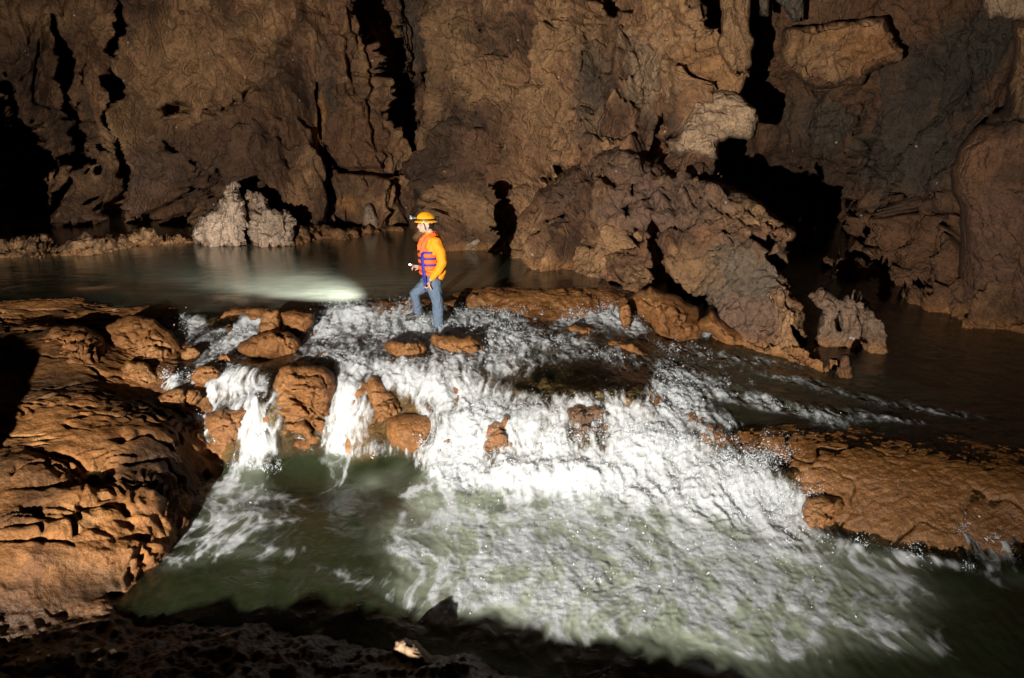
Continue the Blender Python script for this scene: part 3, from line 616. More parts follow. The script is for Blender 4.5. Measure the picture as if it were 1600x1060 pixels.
# centre wall, nearer, its right edge against the void
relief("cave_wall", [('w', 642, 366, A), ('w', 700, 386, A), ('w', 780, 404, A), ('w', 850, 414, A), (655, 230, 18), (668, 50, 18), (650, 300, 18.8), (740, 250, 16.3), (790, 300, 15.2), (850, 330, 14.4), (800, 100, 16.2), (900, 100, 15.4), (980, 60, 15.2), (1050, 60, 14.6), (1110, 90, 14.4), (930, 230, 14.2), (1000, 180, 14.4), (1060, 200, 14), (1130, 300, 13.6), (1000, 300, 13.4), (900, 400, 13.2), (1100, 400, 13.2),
    (700, -300, 16.5), (1080, -300, 14), (950, -300, 14.5)], (630, -30, 1200, 440), 2.4, poly=[(672, -420), (670, 0), (666, 120), (652, 215), (662, 235), (645, 300), (638, 340), (636, 430), (900, 450), (1180, 450), (1180, 330), (1060, 262), (1040, 225), (1060, 205), (1085, 150), (1112, 140), (1118, 100), (1112, 66), (1096, 50), (1086, 0), (1080, -420)],
    roll=26, thick=1.6, jag=9, amp=(.7, .34, .13, .04), butt=1.5, seed=3, kind="structure", label="tan central cave wall behind the man with his shadow on it",
    clefts=[([(930, -10, 34), (955, 5, 40), (985, 12, 24)], 3.), ([(838, 80, 3), (842, 100, 6), (838, 130, 3)], .9), ([(868, 20, 8), (866, 32, 6)], 1.2), ([(925, 60, 3), (922, 100, 6), (920, 140, 2)], .9), ([(984, 60, 3), (1008, 110, 6), (1004, 160, 3), (996, 200, 4)], .8),
            ([(1030, 195, 14), (1024, 225, 12), (1040, 245, 16)], 2.), ([(852, 276, 14), (858, 285, 12)], 1.2), ([(878, 268, 10), (872, 288, 10)], 1.2), ([(700, 372, 8), (735, 340, 10), (720, 330, 6)], .9), ([(690, 335, 8), (740, 322, 7), (745, 350, 5)], .9), ([(880, 268, 4), (905, 268, 7), (925, 245, 6)], 1.), ([(760, 50, 3), (748, 40, 5), (740, 60, 3)], .5), ([(800, 0, 4), (795, 30, 3)], .5)],
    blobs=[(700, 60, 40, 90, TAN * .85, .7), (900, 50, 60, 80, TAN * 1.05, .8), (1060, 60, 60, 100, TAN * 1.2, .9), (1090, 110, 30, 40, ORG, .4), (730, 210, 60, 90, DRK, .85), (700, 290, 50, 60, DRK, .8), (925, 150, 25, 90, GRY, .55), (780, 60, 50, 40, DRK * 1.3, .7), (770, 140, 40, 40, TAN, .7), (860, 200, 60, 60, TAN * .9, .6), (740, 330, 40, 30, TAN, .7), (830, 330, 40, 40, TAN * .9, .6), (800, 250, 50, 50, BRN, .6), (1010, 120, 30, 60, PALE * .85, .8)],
    wetline=A, crack=.08)
# far wall on the right
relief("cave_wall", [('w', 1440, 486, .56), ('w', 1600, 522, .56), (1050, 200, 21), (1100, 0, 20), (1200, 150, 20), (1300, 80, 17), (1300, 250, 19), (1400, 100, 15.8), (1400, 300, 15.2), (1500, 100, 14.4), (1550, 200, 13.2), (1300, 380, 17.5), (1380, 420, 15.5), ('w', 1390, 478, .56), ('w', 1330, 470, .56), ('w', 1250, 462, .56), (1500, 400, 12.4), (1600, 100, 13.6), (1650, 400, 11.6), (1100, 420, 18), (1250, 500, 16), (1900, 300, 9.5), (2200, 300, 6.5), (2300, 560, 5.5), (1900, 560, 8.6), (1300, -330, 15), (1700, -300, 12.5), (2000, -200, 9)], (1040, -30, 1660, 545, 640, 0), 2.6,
    clefts=[([(1275, 140, 3), (1272, 200, 6), (1266, 240, 4), (1266, 280, 2)], .9), ([(1200, 232, 3), (1268, 248, 5), (1330, 258, 2)], .6), ([(1352, 160, 4), (1354, 215, 7), (1372, 262, 8), (1390, 300, 8), (1408, 315, 6), (1450, 308, 5), (1490, 296, 5)], 1.4), ([(1270, 300, 60), (1295, 345, 90), (1300, 390, 80)], 6.), ([(1290, 322, 3), (1380, 332, 7), (1450, 330, 6), (1500, 336, 4)], 1.2), ([(1410, 40, 4), (1420, 75, 6), (1408, 95, 3)], .7), ([(1500, 50, 3), (1502, 120, 5), (1496, 180, 6), (1490, 218, 4)], .8), ([(1455, 385, 4), (1448, 410, 4)], .6)],  # the widest, deepest cut is a hollow added to blacken the ridge's shadow
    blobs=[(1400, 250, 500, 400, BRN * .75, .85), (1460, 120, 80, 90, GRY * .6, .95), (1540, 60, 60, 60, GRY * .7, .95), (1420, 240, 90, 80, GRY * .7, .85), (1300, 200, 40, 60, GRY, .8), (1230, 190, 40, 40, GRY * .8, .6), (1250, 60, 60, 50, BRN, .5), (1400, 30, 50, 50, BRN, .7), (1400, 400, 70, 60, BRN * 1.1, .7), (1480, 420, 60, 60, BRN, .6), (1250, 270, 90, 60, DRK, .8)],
    amp=(.6, .22, .07, .02), butt=.9, seed=4, kind="structure", label="shadowed grey brown cave wall on the far right", wetline=.56, crack=.05)
# rock masses in front of the walls
relief("hanging_block", [(1225, 60, 14.4), (1410, 80, 14.0), (1320, 140, 14.8), (1300, 20, 14.2)], (1210, 20, 1420, 152), 2.2, poly=[(1226, 44), (1300, 34), (1386, 25), (1400, 60), (1416, 80), (1400, 100), (1370, 110), (1345, 136), (1300, 140), (1255, 132), (1235, 104), (1216, 90), (1222, 66)], roll=12, thick=1.0, jag=5, amp=(.2, .1, .05, .02), seed=11,
    blobs=[(1320, 75, 90, 40, ORG * .75, .8), (1280, 95, 50, 30, TAN * .9, .8)], back=True, label="rust brown square-edged block jutting from the right wall near the top", cat="rock", clefts=[([(1232, 58, 2), (1300, 42, 4), (1375, 34, 2)], .25)])
relief("stalactite", [(1125, 0, 13.9), (1180, 100, 13.7), (1150, -200, 13.8)], (1110, -60, 1190, 130), 2., poly=[(1127, -60), (1128, 20), (1122, 60), (1134, 100), (1152, 122), (1160, 112), (1170, 124), (1176, 96), (1180, 60), (1172, 30), (1178, -60)], roll=14, thick=.35, jag=5, amp=(.12, .08, .05, .02), seed=12, stretch=(1, 1, .35), blobs=[(1150, 60, 60, 90, TAN, .9)], back=True, label="thick tan stalactite hanging between two black voids", cat="stalactite")
relief("stalactite", [(1200, -20, 15.5), (1250, 30, 15.3)], (1180, -60, 1270, 40), 2., poly=[(1184, -60), (1186, 24), (1204, 25), (1206, -12), (1214, 4), (1228, 20), (1240, 36), (1256, 34), (1262, -60)], roll=9, thick=.3, jag=3, amp=(.1, .06, .04, .02), seed=13, blobs=[(1220, 0, 60, 60, GRY * 1.6, .8)], back=True, label="greyish notched stalactite stub at the top edge left of the rust block", cat="stalactite")
relief("stalactite", [(1600, 0, 10.9), (1540, 0, 11.2)], (1528, -60, 1700, 50), 2., poly=[(1530, -60), (1537, 10), (1548, 38), (1560, 26), (1575, 30), (1600, 34), (1680, 40), (1690, -60)], roll=14, thick=.4, jag=3, amp=(.1, .06, .04, .015), seed=14, stretch=(1, 1, .3), blobs=[(1590, 0, 90, 60, PALE * .95, .95)], back=True, label="pale fringed stalactite at the top right corner above the column", cat="stalactite")
relief("cave_column", [(1500, 300, 10.9), ('w', 1600, 514, .56), ('w', 1490, 494, .56), (1600, 200, 10.6), (1600, 60, 10.8), (1700, 400, 10.)], (1480, 26, 1780, 545), 2.3, poly=[(1580, 26), (1582, 110), (1572, 128), (1568, 168), (1545, 180), (1528, 196), (1500, 226), (1486, 258), (1487, 300), (1500, 330), (1498, 400), (1490, 470), (1484, 494), (1560, 516), (1640, 536), (1760, 545), (1760, 200), (1660, 100), (1640, 30)], roll=44, thick=1.0, jag=3, amp=(.16, .07, .03, .014), seed=15, stretch=(1, 1, .4),
    blobs=[(1570, 380, 90, 120, np.array([.135, .068, .040]), .95), (1530, 250, 50, 40, BRN * 1.1, .8), (1595, 100, 20, 60, TAN * .9, .9), (1600, 270, 60, 20, DRK, .5)], clefts=[([(1530, 190, 5), (1570, 187, 8), (1620, 190, 6)], .8), ([(1520, 302, 2), (1560, 298, 4), (1620, 304, 3)], .35), ([(1590, 440, 2), (1578, 450, 3)], .2)], flute=lambda U, V: ss(200, 40, V) + .4 * ss(330, 230, V), back=True, label="massive smooth reddish column standing at the right edge", cat="rock column", wetline=.56, crack=.03)
relief("perched_boulder", [(1060, 200, 13.4), (1180, 180, 13.0), (1110, 150, 13.7), (1080, 245, 13.1)], (1030, 130, 1200, 262), 2., poly=[(1064, 206), (1072, 182), (1086, 160), (1098, 146), (1124, 139), (1150, 142), (1168, 160), (1182, 172), (1188, 188), (1182, 208), (1168, 220), (1148, 216), (1126, 222), (1124, 250), (1096, 246), (1074, 240), (1060, 246), (1044, 236), (1040, 222)], roll=20, thick=.8, jag=4, amp=(.14, .10, .04, .02), seed=16, blobs=[(1110, 190, 110, 80, PALE * 1.08, 1.)], back=True, label="pale cream boulder wedged above the black shadow, right of centre", cat="boulder", stretch=(1, 1, 2.2), crack=.03)
# the long ridge that runs down to the water right of centre
relief("rock_ridge", [('w', 775, 404, A), ('w', 860, 414, A), ('w', 925, 436, A), ('w', 995, 462, 1.1), ('w', 1090, 520, .7), ('w', 1150, 545, .62), ('w', 1230, 575, .58), ('w', 1330, 600, .56), (880, 280, 13.4), (820, 350, 14.1), (930, 240, 13.5), (1000, 240, 13.), (1050, 280, 12.6), (950, 350, 12.6), (1050, 380, 11.3), (1150, 310, 11.2), (1235, 360, 9.5), (1150, 400, 10.1), (1240, 470, 9.1), (1120, 470, 10.3), (1180, 500, 9.6), (1300, 560, 8.6)], (765, 215, 1345, 612), 2.1,
    poly=[(772, 408), (784, 380), (800, 345), (822, 320), (840, 296), (862, 282), (880, 268), (905, 252), (928, 234), (960, 226), (992, 232), (1012, 250), (1040, 262), (1080, 276), (1120, 284), (1160, 300), (1200, 326), (1216, 340), (1244, 352), (1246, 364), (1232, 380), (1232, 400), (1224, 420), (1236, 440), (1240, 462), (1258, 480), (1260, 500), (1264, 530), (1282, 546), (1292, 560), (1310, 566), (1326, 574), (1334, 596), (1322, 604), (1290, 600), (1250, 596), (1200, 578), (1150, 560), (1110, 545), (1060, 520), (1000, 478), (940, 452), (880, 432), (800, 420)],
    roll=26, thick=1.5, jag=6, amp=(.40, .17, .075, .025), seed=6, label="long brown rock ridge sloping down to the stream right of the man", cat="rock", wetline=.56, crack=.07, cw=1.5,
    clefts=[([(1022, 358, 14), (1026, 385, 16), (1026, 420, 18), (1030, 445, 18), (1050, 455, 18), (1090, 468, 16), (1102, 490, 18)], 1.6), ([(1172, 372, 4), (1205, 380, 14), (1210, 412, 16)], 1.2), ([(855, 352, 8), (860, 378, 8), (872, 392, 12)], 1.2), ([(912, 354, 10), (910, 372, 14)], 1.1), ([(990, 360, 14), (992, 372, 14)], 1.), ([(976, 322, 5), (984, 342, 6)], .7), ([(1080, 300, 3), (1090, 330, 4), (1105, 340, 2)], .5), ([(1020, 320, 4), (1012, 340, 3)], .4), ([(870, 300, 3), (875, 330, 4), (868, 345, 3)], .6), ([(938, 262, 6), (925, 270, 10), (950, 284, 8)], 1.), ([(990, 292, 8), (988, 300, 6)], .8), ([(1130, 362, 4), (1148, 384, 6)], .5),
            ([(1240, 512, 6), (1262, 536, 10)], .9), ([(1060, 510, 8), (1064, 490, 4)], .6), ([(954, 400, 3), (962, 425, 4), (972, 440, 3)], .4), ([(1112, 495, 5), (1118, 505, 6)], .6), ([(794, 360, 8), (800, 385, 10)], .9), ([(1000, 300, 3), (1040, 312, 3), (1080, 318, 2), (1140, 340, 4), (1170, 350, 5)], .5)],
    blobs=[(1000, 320, 70, 50, MAUV, .9), (1150, 330, 80, 20, TAN, .9), (1080, 330, 80, 40, MAUV * .95, .8), (1160, 440, 80, 70, GRY * 1.7, .75), (1160, 500, 60, 40, MAUV * 1.1, .8), (1230, 490, 30, 50, TAN * 1.1, .8), (850, 390, 70, 40, TAN, .9), (940, 390, 40, 30, TAN * 1.05, .7), (900, 320, 50, 40, MAUV, .6), (1060, 420, 60, 40, TAN * .95, .6), (1110, 540, 90, 16, ORG, .9), (1260, 570, 60, 20, ORG, .8), (1000, 255, 60, 30, MAUV * .9, .7)])
relief("stalagmite", [('w', 1300, 545, .56), ('w', 1375, 552, .56), (1320, 470, 8.9 + .6), (1370, 500, 9.5)], (1255, 440, 1390, 570), 1.9, poly=[(1264, 458), (1285, 448), (1296, 456), (1312, 468), (1328, 462), (1350, 466), (1362, 482), (1372, 505), (1378, 528), (1376, 556), (1355, 560), (1330, 552), (1300, 552), (1276, 548), (1272, 530), (1280, 500), (1286, 484), (1270, 470)], roll=16, thick=.45, jag=5, amp=(.12, .16, .06, .02), seed=17, rf=.4, stretch=(1.6, 1.6, .4), clefts=[([(1312, 480, 10), (1310, 510, 8)], .6), ([(1348, 490, 8), (1350, 530, 8)], .6), ([(1290, 545, 8), (1320, 545, 6)], .5)], blobs=[(1320, 510, 80, 80, np.array([.185, .118, .076]), .9)], back=True, label="ragged grey brown rock fins rising from dark water right of the ridge", cat="rock", wetline=.56)
relief("stalagmite", [('w', 1318, 590, .56), (1320, 560, 8.25)], (1304, 546, 1340, 600), 1.6, poly=[(1308, 592), (1312, 570), (1320, 552), (1328, 556), (1334, 575), (1332, 598)], roll=8, thick=.15, jag=3, amp=(.05, .05, .03, .01), seed=18, back=True, label="small pointed rock at the lower tip of the long ridge", cat="rock", wetline=.5)
# stalagmites on the far shore
STP = np.array([.42, .295, .20])
relief("stalagmite", [('w', 340, 386, A), ('w', 310, 384, A), (365, 290, 16.6), (350, 340, 16.3)], (298, 284, 396, 398), 1.5, poly=[(302, 376), (304, 352), (312, 336), (326, 332), (340, 318), (350, 310), (352, 290), (364, 288), (374, 292), (376, 306), (382, 320), (384, 350), (388, 392), (330, 392), (304, 384)], roll=18, thick=.7, jag=4, amp=(.18, .2, .09, .03), seed=21, rf=.3, stretch=(1.6, 1.6, .6), blobs=[(345, 350, 90, 90, STP, 1.)], back=True, label="tall pale pointed stalagmite on the far shore, left of its squatter twin", cat="stalagmite", wetline=A - .15)
relief("stalagmite", [('w', 425, 388, A), ('w', 450, 386, A), (400, 300, 16.9), (440, 335, 16.4)], (380, 292, 464, 398), 1.5, poly=[(386, 392), (384, 360), (386, 330), (384, 302), (396, 298), (410, 304), (420, 322), (432, 330), (444, 326), (456, 344), (460, 370), (458, 390), (420, 394)], roll=16, thick=.7, jag=4, amp=(.18, .2, .09, .03), seed=22, rf=.3, stretch=(1.6, 1.6, .6), blobs=[(420, 350, 90, 90, STP * .92, 1.)], clefts=[([(385, 335, 8), (384, 385, 8)], .7), ([(405, 330, 10), (395, 330, 6)], .5)], back=True, label="squat pale stalagmite with a blunt top, right of the tall pointed one", cat="stalagmite", wetline=A - .15)
relief("stalagmite", [('w', 578, 362, A), (578, 320, 19.4)], (560, 312, 600, 372), 1.5, poly=[(562, 368), (566, 340), (568, 322), (576, 317), (584, 324), (592, 342), (596, 368)], roll=10, thick=.35, jag=2, amp=(.08, .08, .04, .02), seed=23, blobs=[(578, 345, 60, 60, STP * .62, 1.)], back=True, label="lone smooth cone stalagmite at the far shore just left of the man", cat="stalagmite", wetline=A)
relief("stalagmite", [('w', 715, 386, A), (720, 345, 16.4)], (640, 336, 760, 400), 1.6, poly=[(644, 372), (652, 348), (668, 350), (690, 352), (702, 344), (716, 342), (730, 350), (742, 360), (748, 392), (700, 390), (660, 378)], roll=12, thick=.5, jag=4, amp=(.14, .14, .07, .02), seed=24, blobs=[(690, 365, 60, 40, TAN * 1.05, .9)], back=True, label="low knobbly tan rocks at the waterline just behind the man", cat="rock", wetline=A)
relief("stalagmite", [('w', 735, 392, A), (735, 378, 15.4)], (722, 370, 756, 398), 1.4, poly=[(724, 392), (730, 380), (748, 372), (752, 378), (742, 394)], roll=6, thick=.2, jag=2, amp=(.05, .05, .03, .01), seed=25, blobs=[(738, 384, 40, 40, STP * .8, 1.)], back=True, label="small tilted pale rock in the pool to the right of the man", cat="rock")
# shore ledges across the pool
relief("shore_ledge", [('w', 0, 404, A), ('w', 60, 406, A), ('w', 150, 402, A), ('w', 250, 384, A), ('w', -200, 410, A), (60, 376, 16.2), (200, 362, 16.9), (280, 372, 17.2)], (-260, 352, 320, 416), 1.9, poly=[(-250, 372), (-60, 374), (0, 374), (30, 368), (84, 370), (80, 382), (120, 372), (170, 366), (205, 360), (236, 356), (246, 368), (280, 364), (312, 372), (308, 388), (240, 392), (180, 400), (120, 406), (60, 412), (0, 412), (-250, 416)], roll=9, thick=.7, jag=4, amp=(.14, .14, .07, .025), seed=26, stretch=(1, 1, 1.6), blobs=[(150, 385, 400, 60, TAN * 1.15, .9)], clefts=[([(84, 366, 5), (60, 392, 6), (62, 400, 4)], .6)], label="low knobbly rock ledge across the left of the upper pool", cat="rock", wetline=A - .1)
relief("shore_ledge", [('w', 460, 384, A), ('w', 540, 376, A), ('w', 630, 362, A), (500, 356, 18.4), (600, 350, 20)], (456, 346, 640, 390), 1.8, poly=[(458, 350), (490, 352), (520, 354), (540, 358), (560, 356), (600, 354), (634, 354), (636, 366), (590, 372), (540, 380), (510, 386), (458, 388)], roll=7, thick=.5, jag=3, amp=(.1, .1, .05, .02), seed=27, stretch=(1, 1, 1.6), blobs=[(540, 365, 200, 30, TAN, .8)], label="thin tan ledge between the pale stalagmites and the man", cat="rock", wetline=A)
relief("shore_ledge", [('w', 1440, 484, .56), ('w', 1520, 500, .56), ('w', 1600, 522, .56), ('w', 1750, 560, .56)], (1430, 470, 1760, 566), 2., poly=[(1436, 476), (1480, 482), (1540, 492), (1600, 506), (1750, 545), (1750, 566), (1600, 530), (1540, 514), (1480, 496), (1438, 490)], roll=6, thick=.35, jag=3, amp=(.06, .06, .04, .015), seed=28, blobs=[(1560, 505, 200, 40, ORG * .85, .9)], label="narrow rusty ledge along the foot of the reddish column", cat="rock", wetline=.56)

# ------------------------------------------------------------ boulders in and beside the falls
from mathutils import Vector
import bmesh
_ico = {}
def ico(n):
    if n not in _ico:
        bm = bmesh.new(); bmesh.ops.create_icosphere(bm, subdivisions=n, radius=1.0)
        _ico[n] = (np.array([v.co[:] for v in bm.verts]), np.array([[v.index for v in f.verts] for f in bm.faces])); bm.free()
    return _ico[n]
def boulder(u, v, w, hgt, base, label, z0=None, lay=0., lump=.10, seed=1, sub=6, depth=.9, tilt=0., col=None, shape=2., mat=None, wet=.1, name="boulder", group=None, flat=0., Yc=None, cell=0.):
    """a rock whose middle shows at photo point (u, v), w x hgt photo pixels half size; base = photo y of the point where it meets height z0"""
    Y = float(Yw(u, base, z0)) if Yc is None else Yc
    rx = w * Y / FPX * 1.0; rz = hgt * Y / FPX * 1.02; ry = rx * depth
    c = pt(u, v, Y + ry * .35)
    D, Fc = ico(sub)
    e = shape; q = (np.abs(D) ** e).sum(1) ** (-1 / e); P = D * q[:, None]
    P = P * np.array([rx, ry, rz])
    if flat: P[:, 2] = np.where(P[:, 2] > 0, P[:, 2] * (1 - flat), P[:, 2])
    R = max(rx, rz); W_ = (P + c); n = D / np.array([rx, ry, rz]); n /= np.linalg.norm(n, axis=1, keepdims=True)
    s = .35 / R
    Wq = warp(W_, s * 3, .10 * R, seed + 12)
    d = lump * R * (2.0 * fbm(Wq * s * 2.2, 4, seed)) + lump * R * .7 * (ridged(Wq * s * 4.5, 3, seed + 13) - .5) + .05 * R * fbm(W_ * s * 12, 4, seed + 3, .65)
    if cell:
        f1, f2, cv = worley(warp(W_, 4., .05, seed + 5) * np.array([5.5, 5.5, 9.]), seed + 6); d = d + cell * (cv - .4) * ss(0, .2, f2 - f1) - cell * .8 * ss(.12, 0, f2 - f1)
    if lay:
        zz = (W_[:, 2] + .05 * noise(W_ * 5., seed + 8) + .02 * noise(W_ * 14., seed + 9)) * (1 / lay); sw = zz % 1.
        d = d + lay * .42 * (sw ** 1.5 * (1 - ss(.85, 1, sw)) - .2)
    d = d + .004 * fbm(W_ * 30., 3, seed + 11)
    P = W_ + n * d[:, None]
    if tilt:
        a = radians(tilt); Q = P - c; P = np.stack([Q[:, 0] * cos(a) - Q[:, 2] * sin(a), Q[:, 1], Q[:, 0] * sin(a) + Q[:, 2] * cos(a)], 1) + c
    cc = trav_color(P, seed + 2) if col is None else mix(np.broadcast_to(np.array(col), P.shape), np.array(col) * .6, ss(-.1, .4, fbm(P * 4, 4, seed)))
    o = raw_mesh(name, P, Fc, mat or M_trav, {'Col': cc, 'wet': np.full(len(P), wet)})
    return tag(o, label, "boulder", group)
G = "ochre boulders in the falls"
def brock(poly, base, z0, label, lean=.7, thick=None, lay=0., seed=1, group=G, col=None, wet=.2, jag=2.5, amp=(.05, .06, .030, .011), cl=(), step=1.7, crack=.05, roll=None, fwd=.55):
    """a rock with a traced outline; base = photo y where its front foot meets height z0"""
    mu = sum(p[0] for p in poly) / len(poly); mv = sum(p[1] for p in poly) / len(poly); poly = [(mu + (p[0] - mu) * 1.11, mv + (p[1] - mv) * 1.10) for p in poly]
    us = [p[0] for p in poly]; vs = [p[1] for p in poly]; u0, u1, v0, v1 = min(us), max(us), min(vs), max(vs)
    Yb = float(Yw((u0 + u1) / 2, base, z0)); m = Yb / FPX; H_ = (v1 - v0) * m; W_ = (u1 - u0) * m; um = (u0 + u1) / 2
    th = thick or .45 * min(H_ * 1.3, W_)
    Yb -= fwd * th; lean *= .62
    ctrl = [(um, v1, Yb), (um, v0, Yb + lean * H_), (u0, (v0 + v1) / 2, Yb + lean * H_ * .5 + .1 * W_), (u1, (v0 + v1) / 2, Yb + lean * H_ * .5 + .1 * W_), (um, (v0 + v1) / 2, Yb + lean * H_ * .38)]
    cf = (lambda P: trav_color(P, seed + 2)) if col is None else (lambda P: mix(np.broadcast_to(np.array(col), P.shape), np.array(col) * .5, ss(-.1, .4, fbm(P * 4, 4, seed))))
    return relief("boulder", ctrl, (u0 - 6, v0 - 6, u1 + 6, v1 + 6), step, M_trav, poly, roll or .42 * min(u1 - u0, (v1 - v0) * 1.3), th, jag, amp, cl, back=True, label=label, cat="boulder", group=group, seed=seed, stretch=(1, 1, 1.5), colfn=cf, fs=2.6, lay=lay, wet=wet, crack=crack)
brock([(163, 540), (170, 515), (190, 503), (215, 498), (240, 503), (262, 520), (280, 545), (288, 565), (282, 580), (268, 592), (262, 606), (235, 612), (205, 604), (180, 580), (165, 560)], 602, .62, "large rounded ochre dome at the top of the left bank, left of the falls", seed=31, lay=.045, lean=1.7, thick=.3, amp=(.04, .05, .026, .011), cl=[([(225, 545, 1.5), (245, 570, 2.5), (262, 590, 2)], .03)])
brock([(182, 590), (200, 566), (225, 568), (245, 588), (250, 605), (232, 618), (205, 614), (186, 606)], 616, .60, "smaller ochre lump leaning under the large rounded dome", seed=32, amp=(.04, .05, .026, .011))
brock([(50, 580), (54, 550), (62, 528), (90, 513), (130, 514), (155, 528), (168, 555), (180, 585), (120, 596), (60, 592)], 590, .84, "broad cracked ochre hump left of the large rounded dome", seed=33, lay=.06, lean=2.4)
brock([(372, 546), (380, 535), (398, 525), (420, 519), (445, 520), (460, 530), (468, 545), (465, 557), (440, 562), (420, 562), (408, 556), (390, 556), (376, 552)], 562, .80, "flat capstone shaped like a mushroom under a short stem", seed=34, lay=.05, lean=1., thick=.25)
brock([(410, 528), (402, 520), (408, 505), (414, 488), (434, 486), (436, 505), (438, 524), (425, 530)], 525, .98, "narrow stem rock rising from the mushroom capstone to the brink", seed=35)
brock([(435, 488), (460, 485), (488, 490), (486, 510), (478, 522), (468, 528), (455, 520), (445, 505)], 525, .96, "small ochre rock hanging off the brink beside the stem rock", seed=36, lay=.04)
brock([(440, 582), (455, 576), (478, 576), (500, 578), (516, 588), (522, 605), (518, 630), (524, 650), (512, 672), (505, 695), (490, 705), (465, 714), (450, 704), (432, 684), (422, 660), (420, 640), (428, 615), (434, 598)], 712, .0, "biggest free-standing boulder, layered and split by cracks, between two jets", seed=37, lay=.085, lean=.55, thick=.3, amp=(.06, .07, .04, .010), cl=[([(430, 620, 3), (470, 626, 6), (482, 645, 4)], .22), ([(458, 596, 3), (490, 604, 6), (518, 600, 4)], .2), ([(426, 655, 3), (460, 660, 6), (505, 648, 5)], .22), ([(480, 660, 4), (500, 684, 5)], .2), ([(440, 690, 3), (470, 684, 5)], .16), ([(480, 578, 3), (484, 600, 4)], .16)])
brock([(574, 602), (580, 592), (595, 598), (604, 612), (622, 625), (632, 645), (625, 656), (604, 664), (590, 692), (580, 707), (562, 707), (560, 688), (556, 670), (568, 655), (576, 640), (567, 635), (570, 615)], 707, .03, "crumbly finely layered wedge boulder leaning against the smooth round one", seed=38, lay=.05, lean=.8, wet=.35)
brock([(600, 678), (608, 656), (635, 649), (665, 649), (682, 660), (692, 680), (684, 702), (665, 716), (645, 724), (630, 720), (625, 712), (608, 704), (601, 690)], 716, .02, "smooth round tan boulder low at the foot of the falls", seed=40, amp=(.03, .015, .008, .007), crack=.0, thick=.3, jag=1.5, lean=.6)
brock([(318, 670), (325, 650), (345, 640), (362, 642), (385, 638), (396, 645), (384, 655), (382, 680), (378, 702), (368, 720), (355, 704), (335, 697), (322, 687)], 712, .10, "split brown boulder with trickles, right beside the tip of the left bank", seed=41, lay=.05, wet=.5, cl=[([(352, 640, 3), (350, 690, 4)], .1)])
brock([(299, 588), (310, 575), (330, 572), (342, 580), (340, 592), (320, 600), (303, 598)], 600, .72, "small ochre boulder just right of the large rounded dome", seed=42, step=1.4)
brock([(284, 552), (292, 544), (305, 543), (313, 552), (308, 560), (292, 563), (284, 560)], 562, .86, "little round ochre rock touching the large dome's right side", seed=43, step=1.4)
brock([(245, 624), (262, 612), (285, 610), (290, 622), (288, 640), (268, 642), (250, 636)], 638, .56, "low wet rock between the bank and the small falls", seed=44, wet=.4, step=1.4)
brock([(290, 620), (296, 610), (312, 612), (315, 622), (308, 632), (292, 632)], 630, .58, "little wet rock at the right of the low rock beside the bank", seed=45, wet=.4, step=1.3)
brock([(341, 562), (345, 554), (355, 553), (360, 562), (356, 572), (345, 572)], 571, .8, "tiny ball-like rock alone in the white water left of the capstone", seed=46, step=1.2, jag=1)
brock([(380, 634), (390, 626), (404, 626), (410, 634), (400, 642), (386, 644)], 642, .52, "small brown rock lip over the brightest left jet", seed=47, wet=.5, step=1.3)
brock([(602, 545), (606, 535), (618, 531), (632, 534), (650, 533), (665, 537), (668, 545), (662, 556), (645, 563), (632, 566), (615, 561), (604, 553)], 564, .84, "low grooved ochre boulder in front of the man's left foot", seed=48, lay=.04, lean=1.2, thick=.2, cl=[([(632, 534, 3), (634, 550, 3)], .08)])
brock([(676, 532), (682, 522), (705, 525), (720, 528), (735, 524), (741, 530), (760, 543), (752, 552), (738, 562), (725, 565), (712, 556), (695, 553), (680, 546)], 560, .85, "flat pointed ochre rock on which the man stands", seed=49, lay=.04, lean=1.3, thick=.2, cl=[([(690, 535, 2), (720, 540, 3), (745, 536, 3)], .06)])
brock([(889, 512), (900, 507), (920, 511), (938, 517), (932, 524), (936, 533), (925, 533), (905, 525), (890, 519)], 531, .85, "small ochre rock in the stream below the brown rim", seed=51, lean=1.2, step=1.3)
brock([(950, 538), (960, 532), (985, 535), (1000, 545), (1016, 559), (1008, 565), (985, 558), (965, 551), (952, 545)], 560, .76, "slanting thin ochre rock lying in the stream below the right cascade", seed=52, lean=1.2, step=1.3)
brock([(772, 660), (790, 650), (808, 660), (820, 680), (816, 705), (800, 714), (785, 717), (758, 726), (742, 706), (752, 686)], 720, .18, "brown rock face showing through the curtain of the biggest splash", seed=53, lay=.06, wet=.7, lean=.6, fwd=.12, jag=6)
brock([(885, 642), (910, 634), (942, 635), (955, 660), (948, 690), (925, 702), (900, 697), (882, 668)], 700, .33, "dark brown submerged rock face right of the biggest splash", seed=54, wet=.8, col=(.12, .06, .025), lean=.9, fwd=.05, jag=7)
brock([(1256, 796), (1262, 782), (1285, 775), (1312, 779), (1322, 792), (1315, 810), (1311, 826), (1285, 832), (1262, 827), (1256, 812)], 830, .04, "blocky ochre boulder at the foot of the orange slab", seed=55, lay=.05, wet=.4, lean=.9)
brock([(970, 480), (976, 474), (984, 480), (986, 500), (984, 512), (974, 514), (970, 500)], 514, .93, "upright little rock splitting the right cascade", seed=56, wet=.4, step=1.3)
brock([(988, 474), (1004, 456), (1020, 450), (1040, 462), (1062, 468), (1086, 480), (1088, 500), (1096, 515), (1090, 535), (1060, 536), (1045, 530), (1028, 532), (1018, 515), (1008, 500), (994, 490)], 535, .66, "knobbly ochre rock under the ridge, splitting the small falls", seed=58, lay=.08, lean=.9, jag=5, amp=(.08, .09, .04, .008), cl=[([(1035, 480, 3), (1045, 510, 5), (1055, 530, 4)], .12), ([(1015, 490, 2), (1022, 520, 4)], .1)])
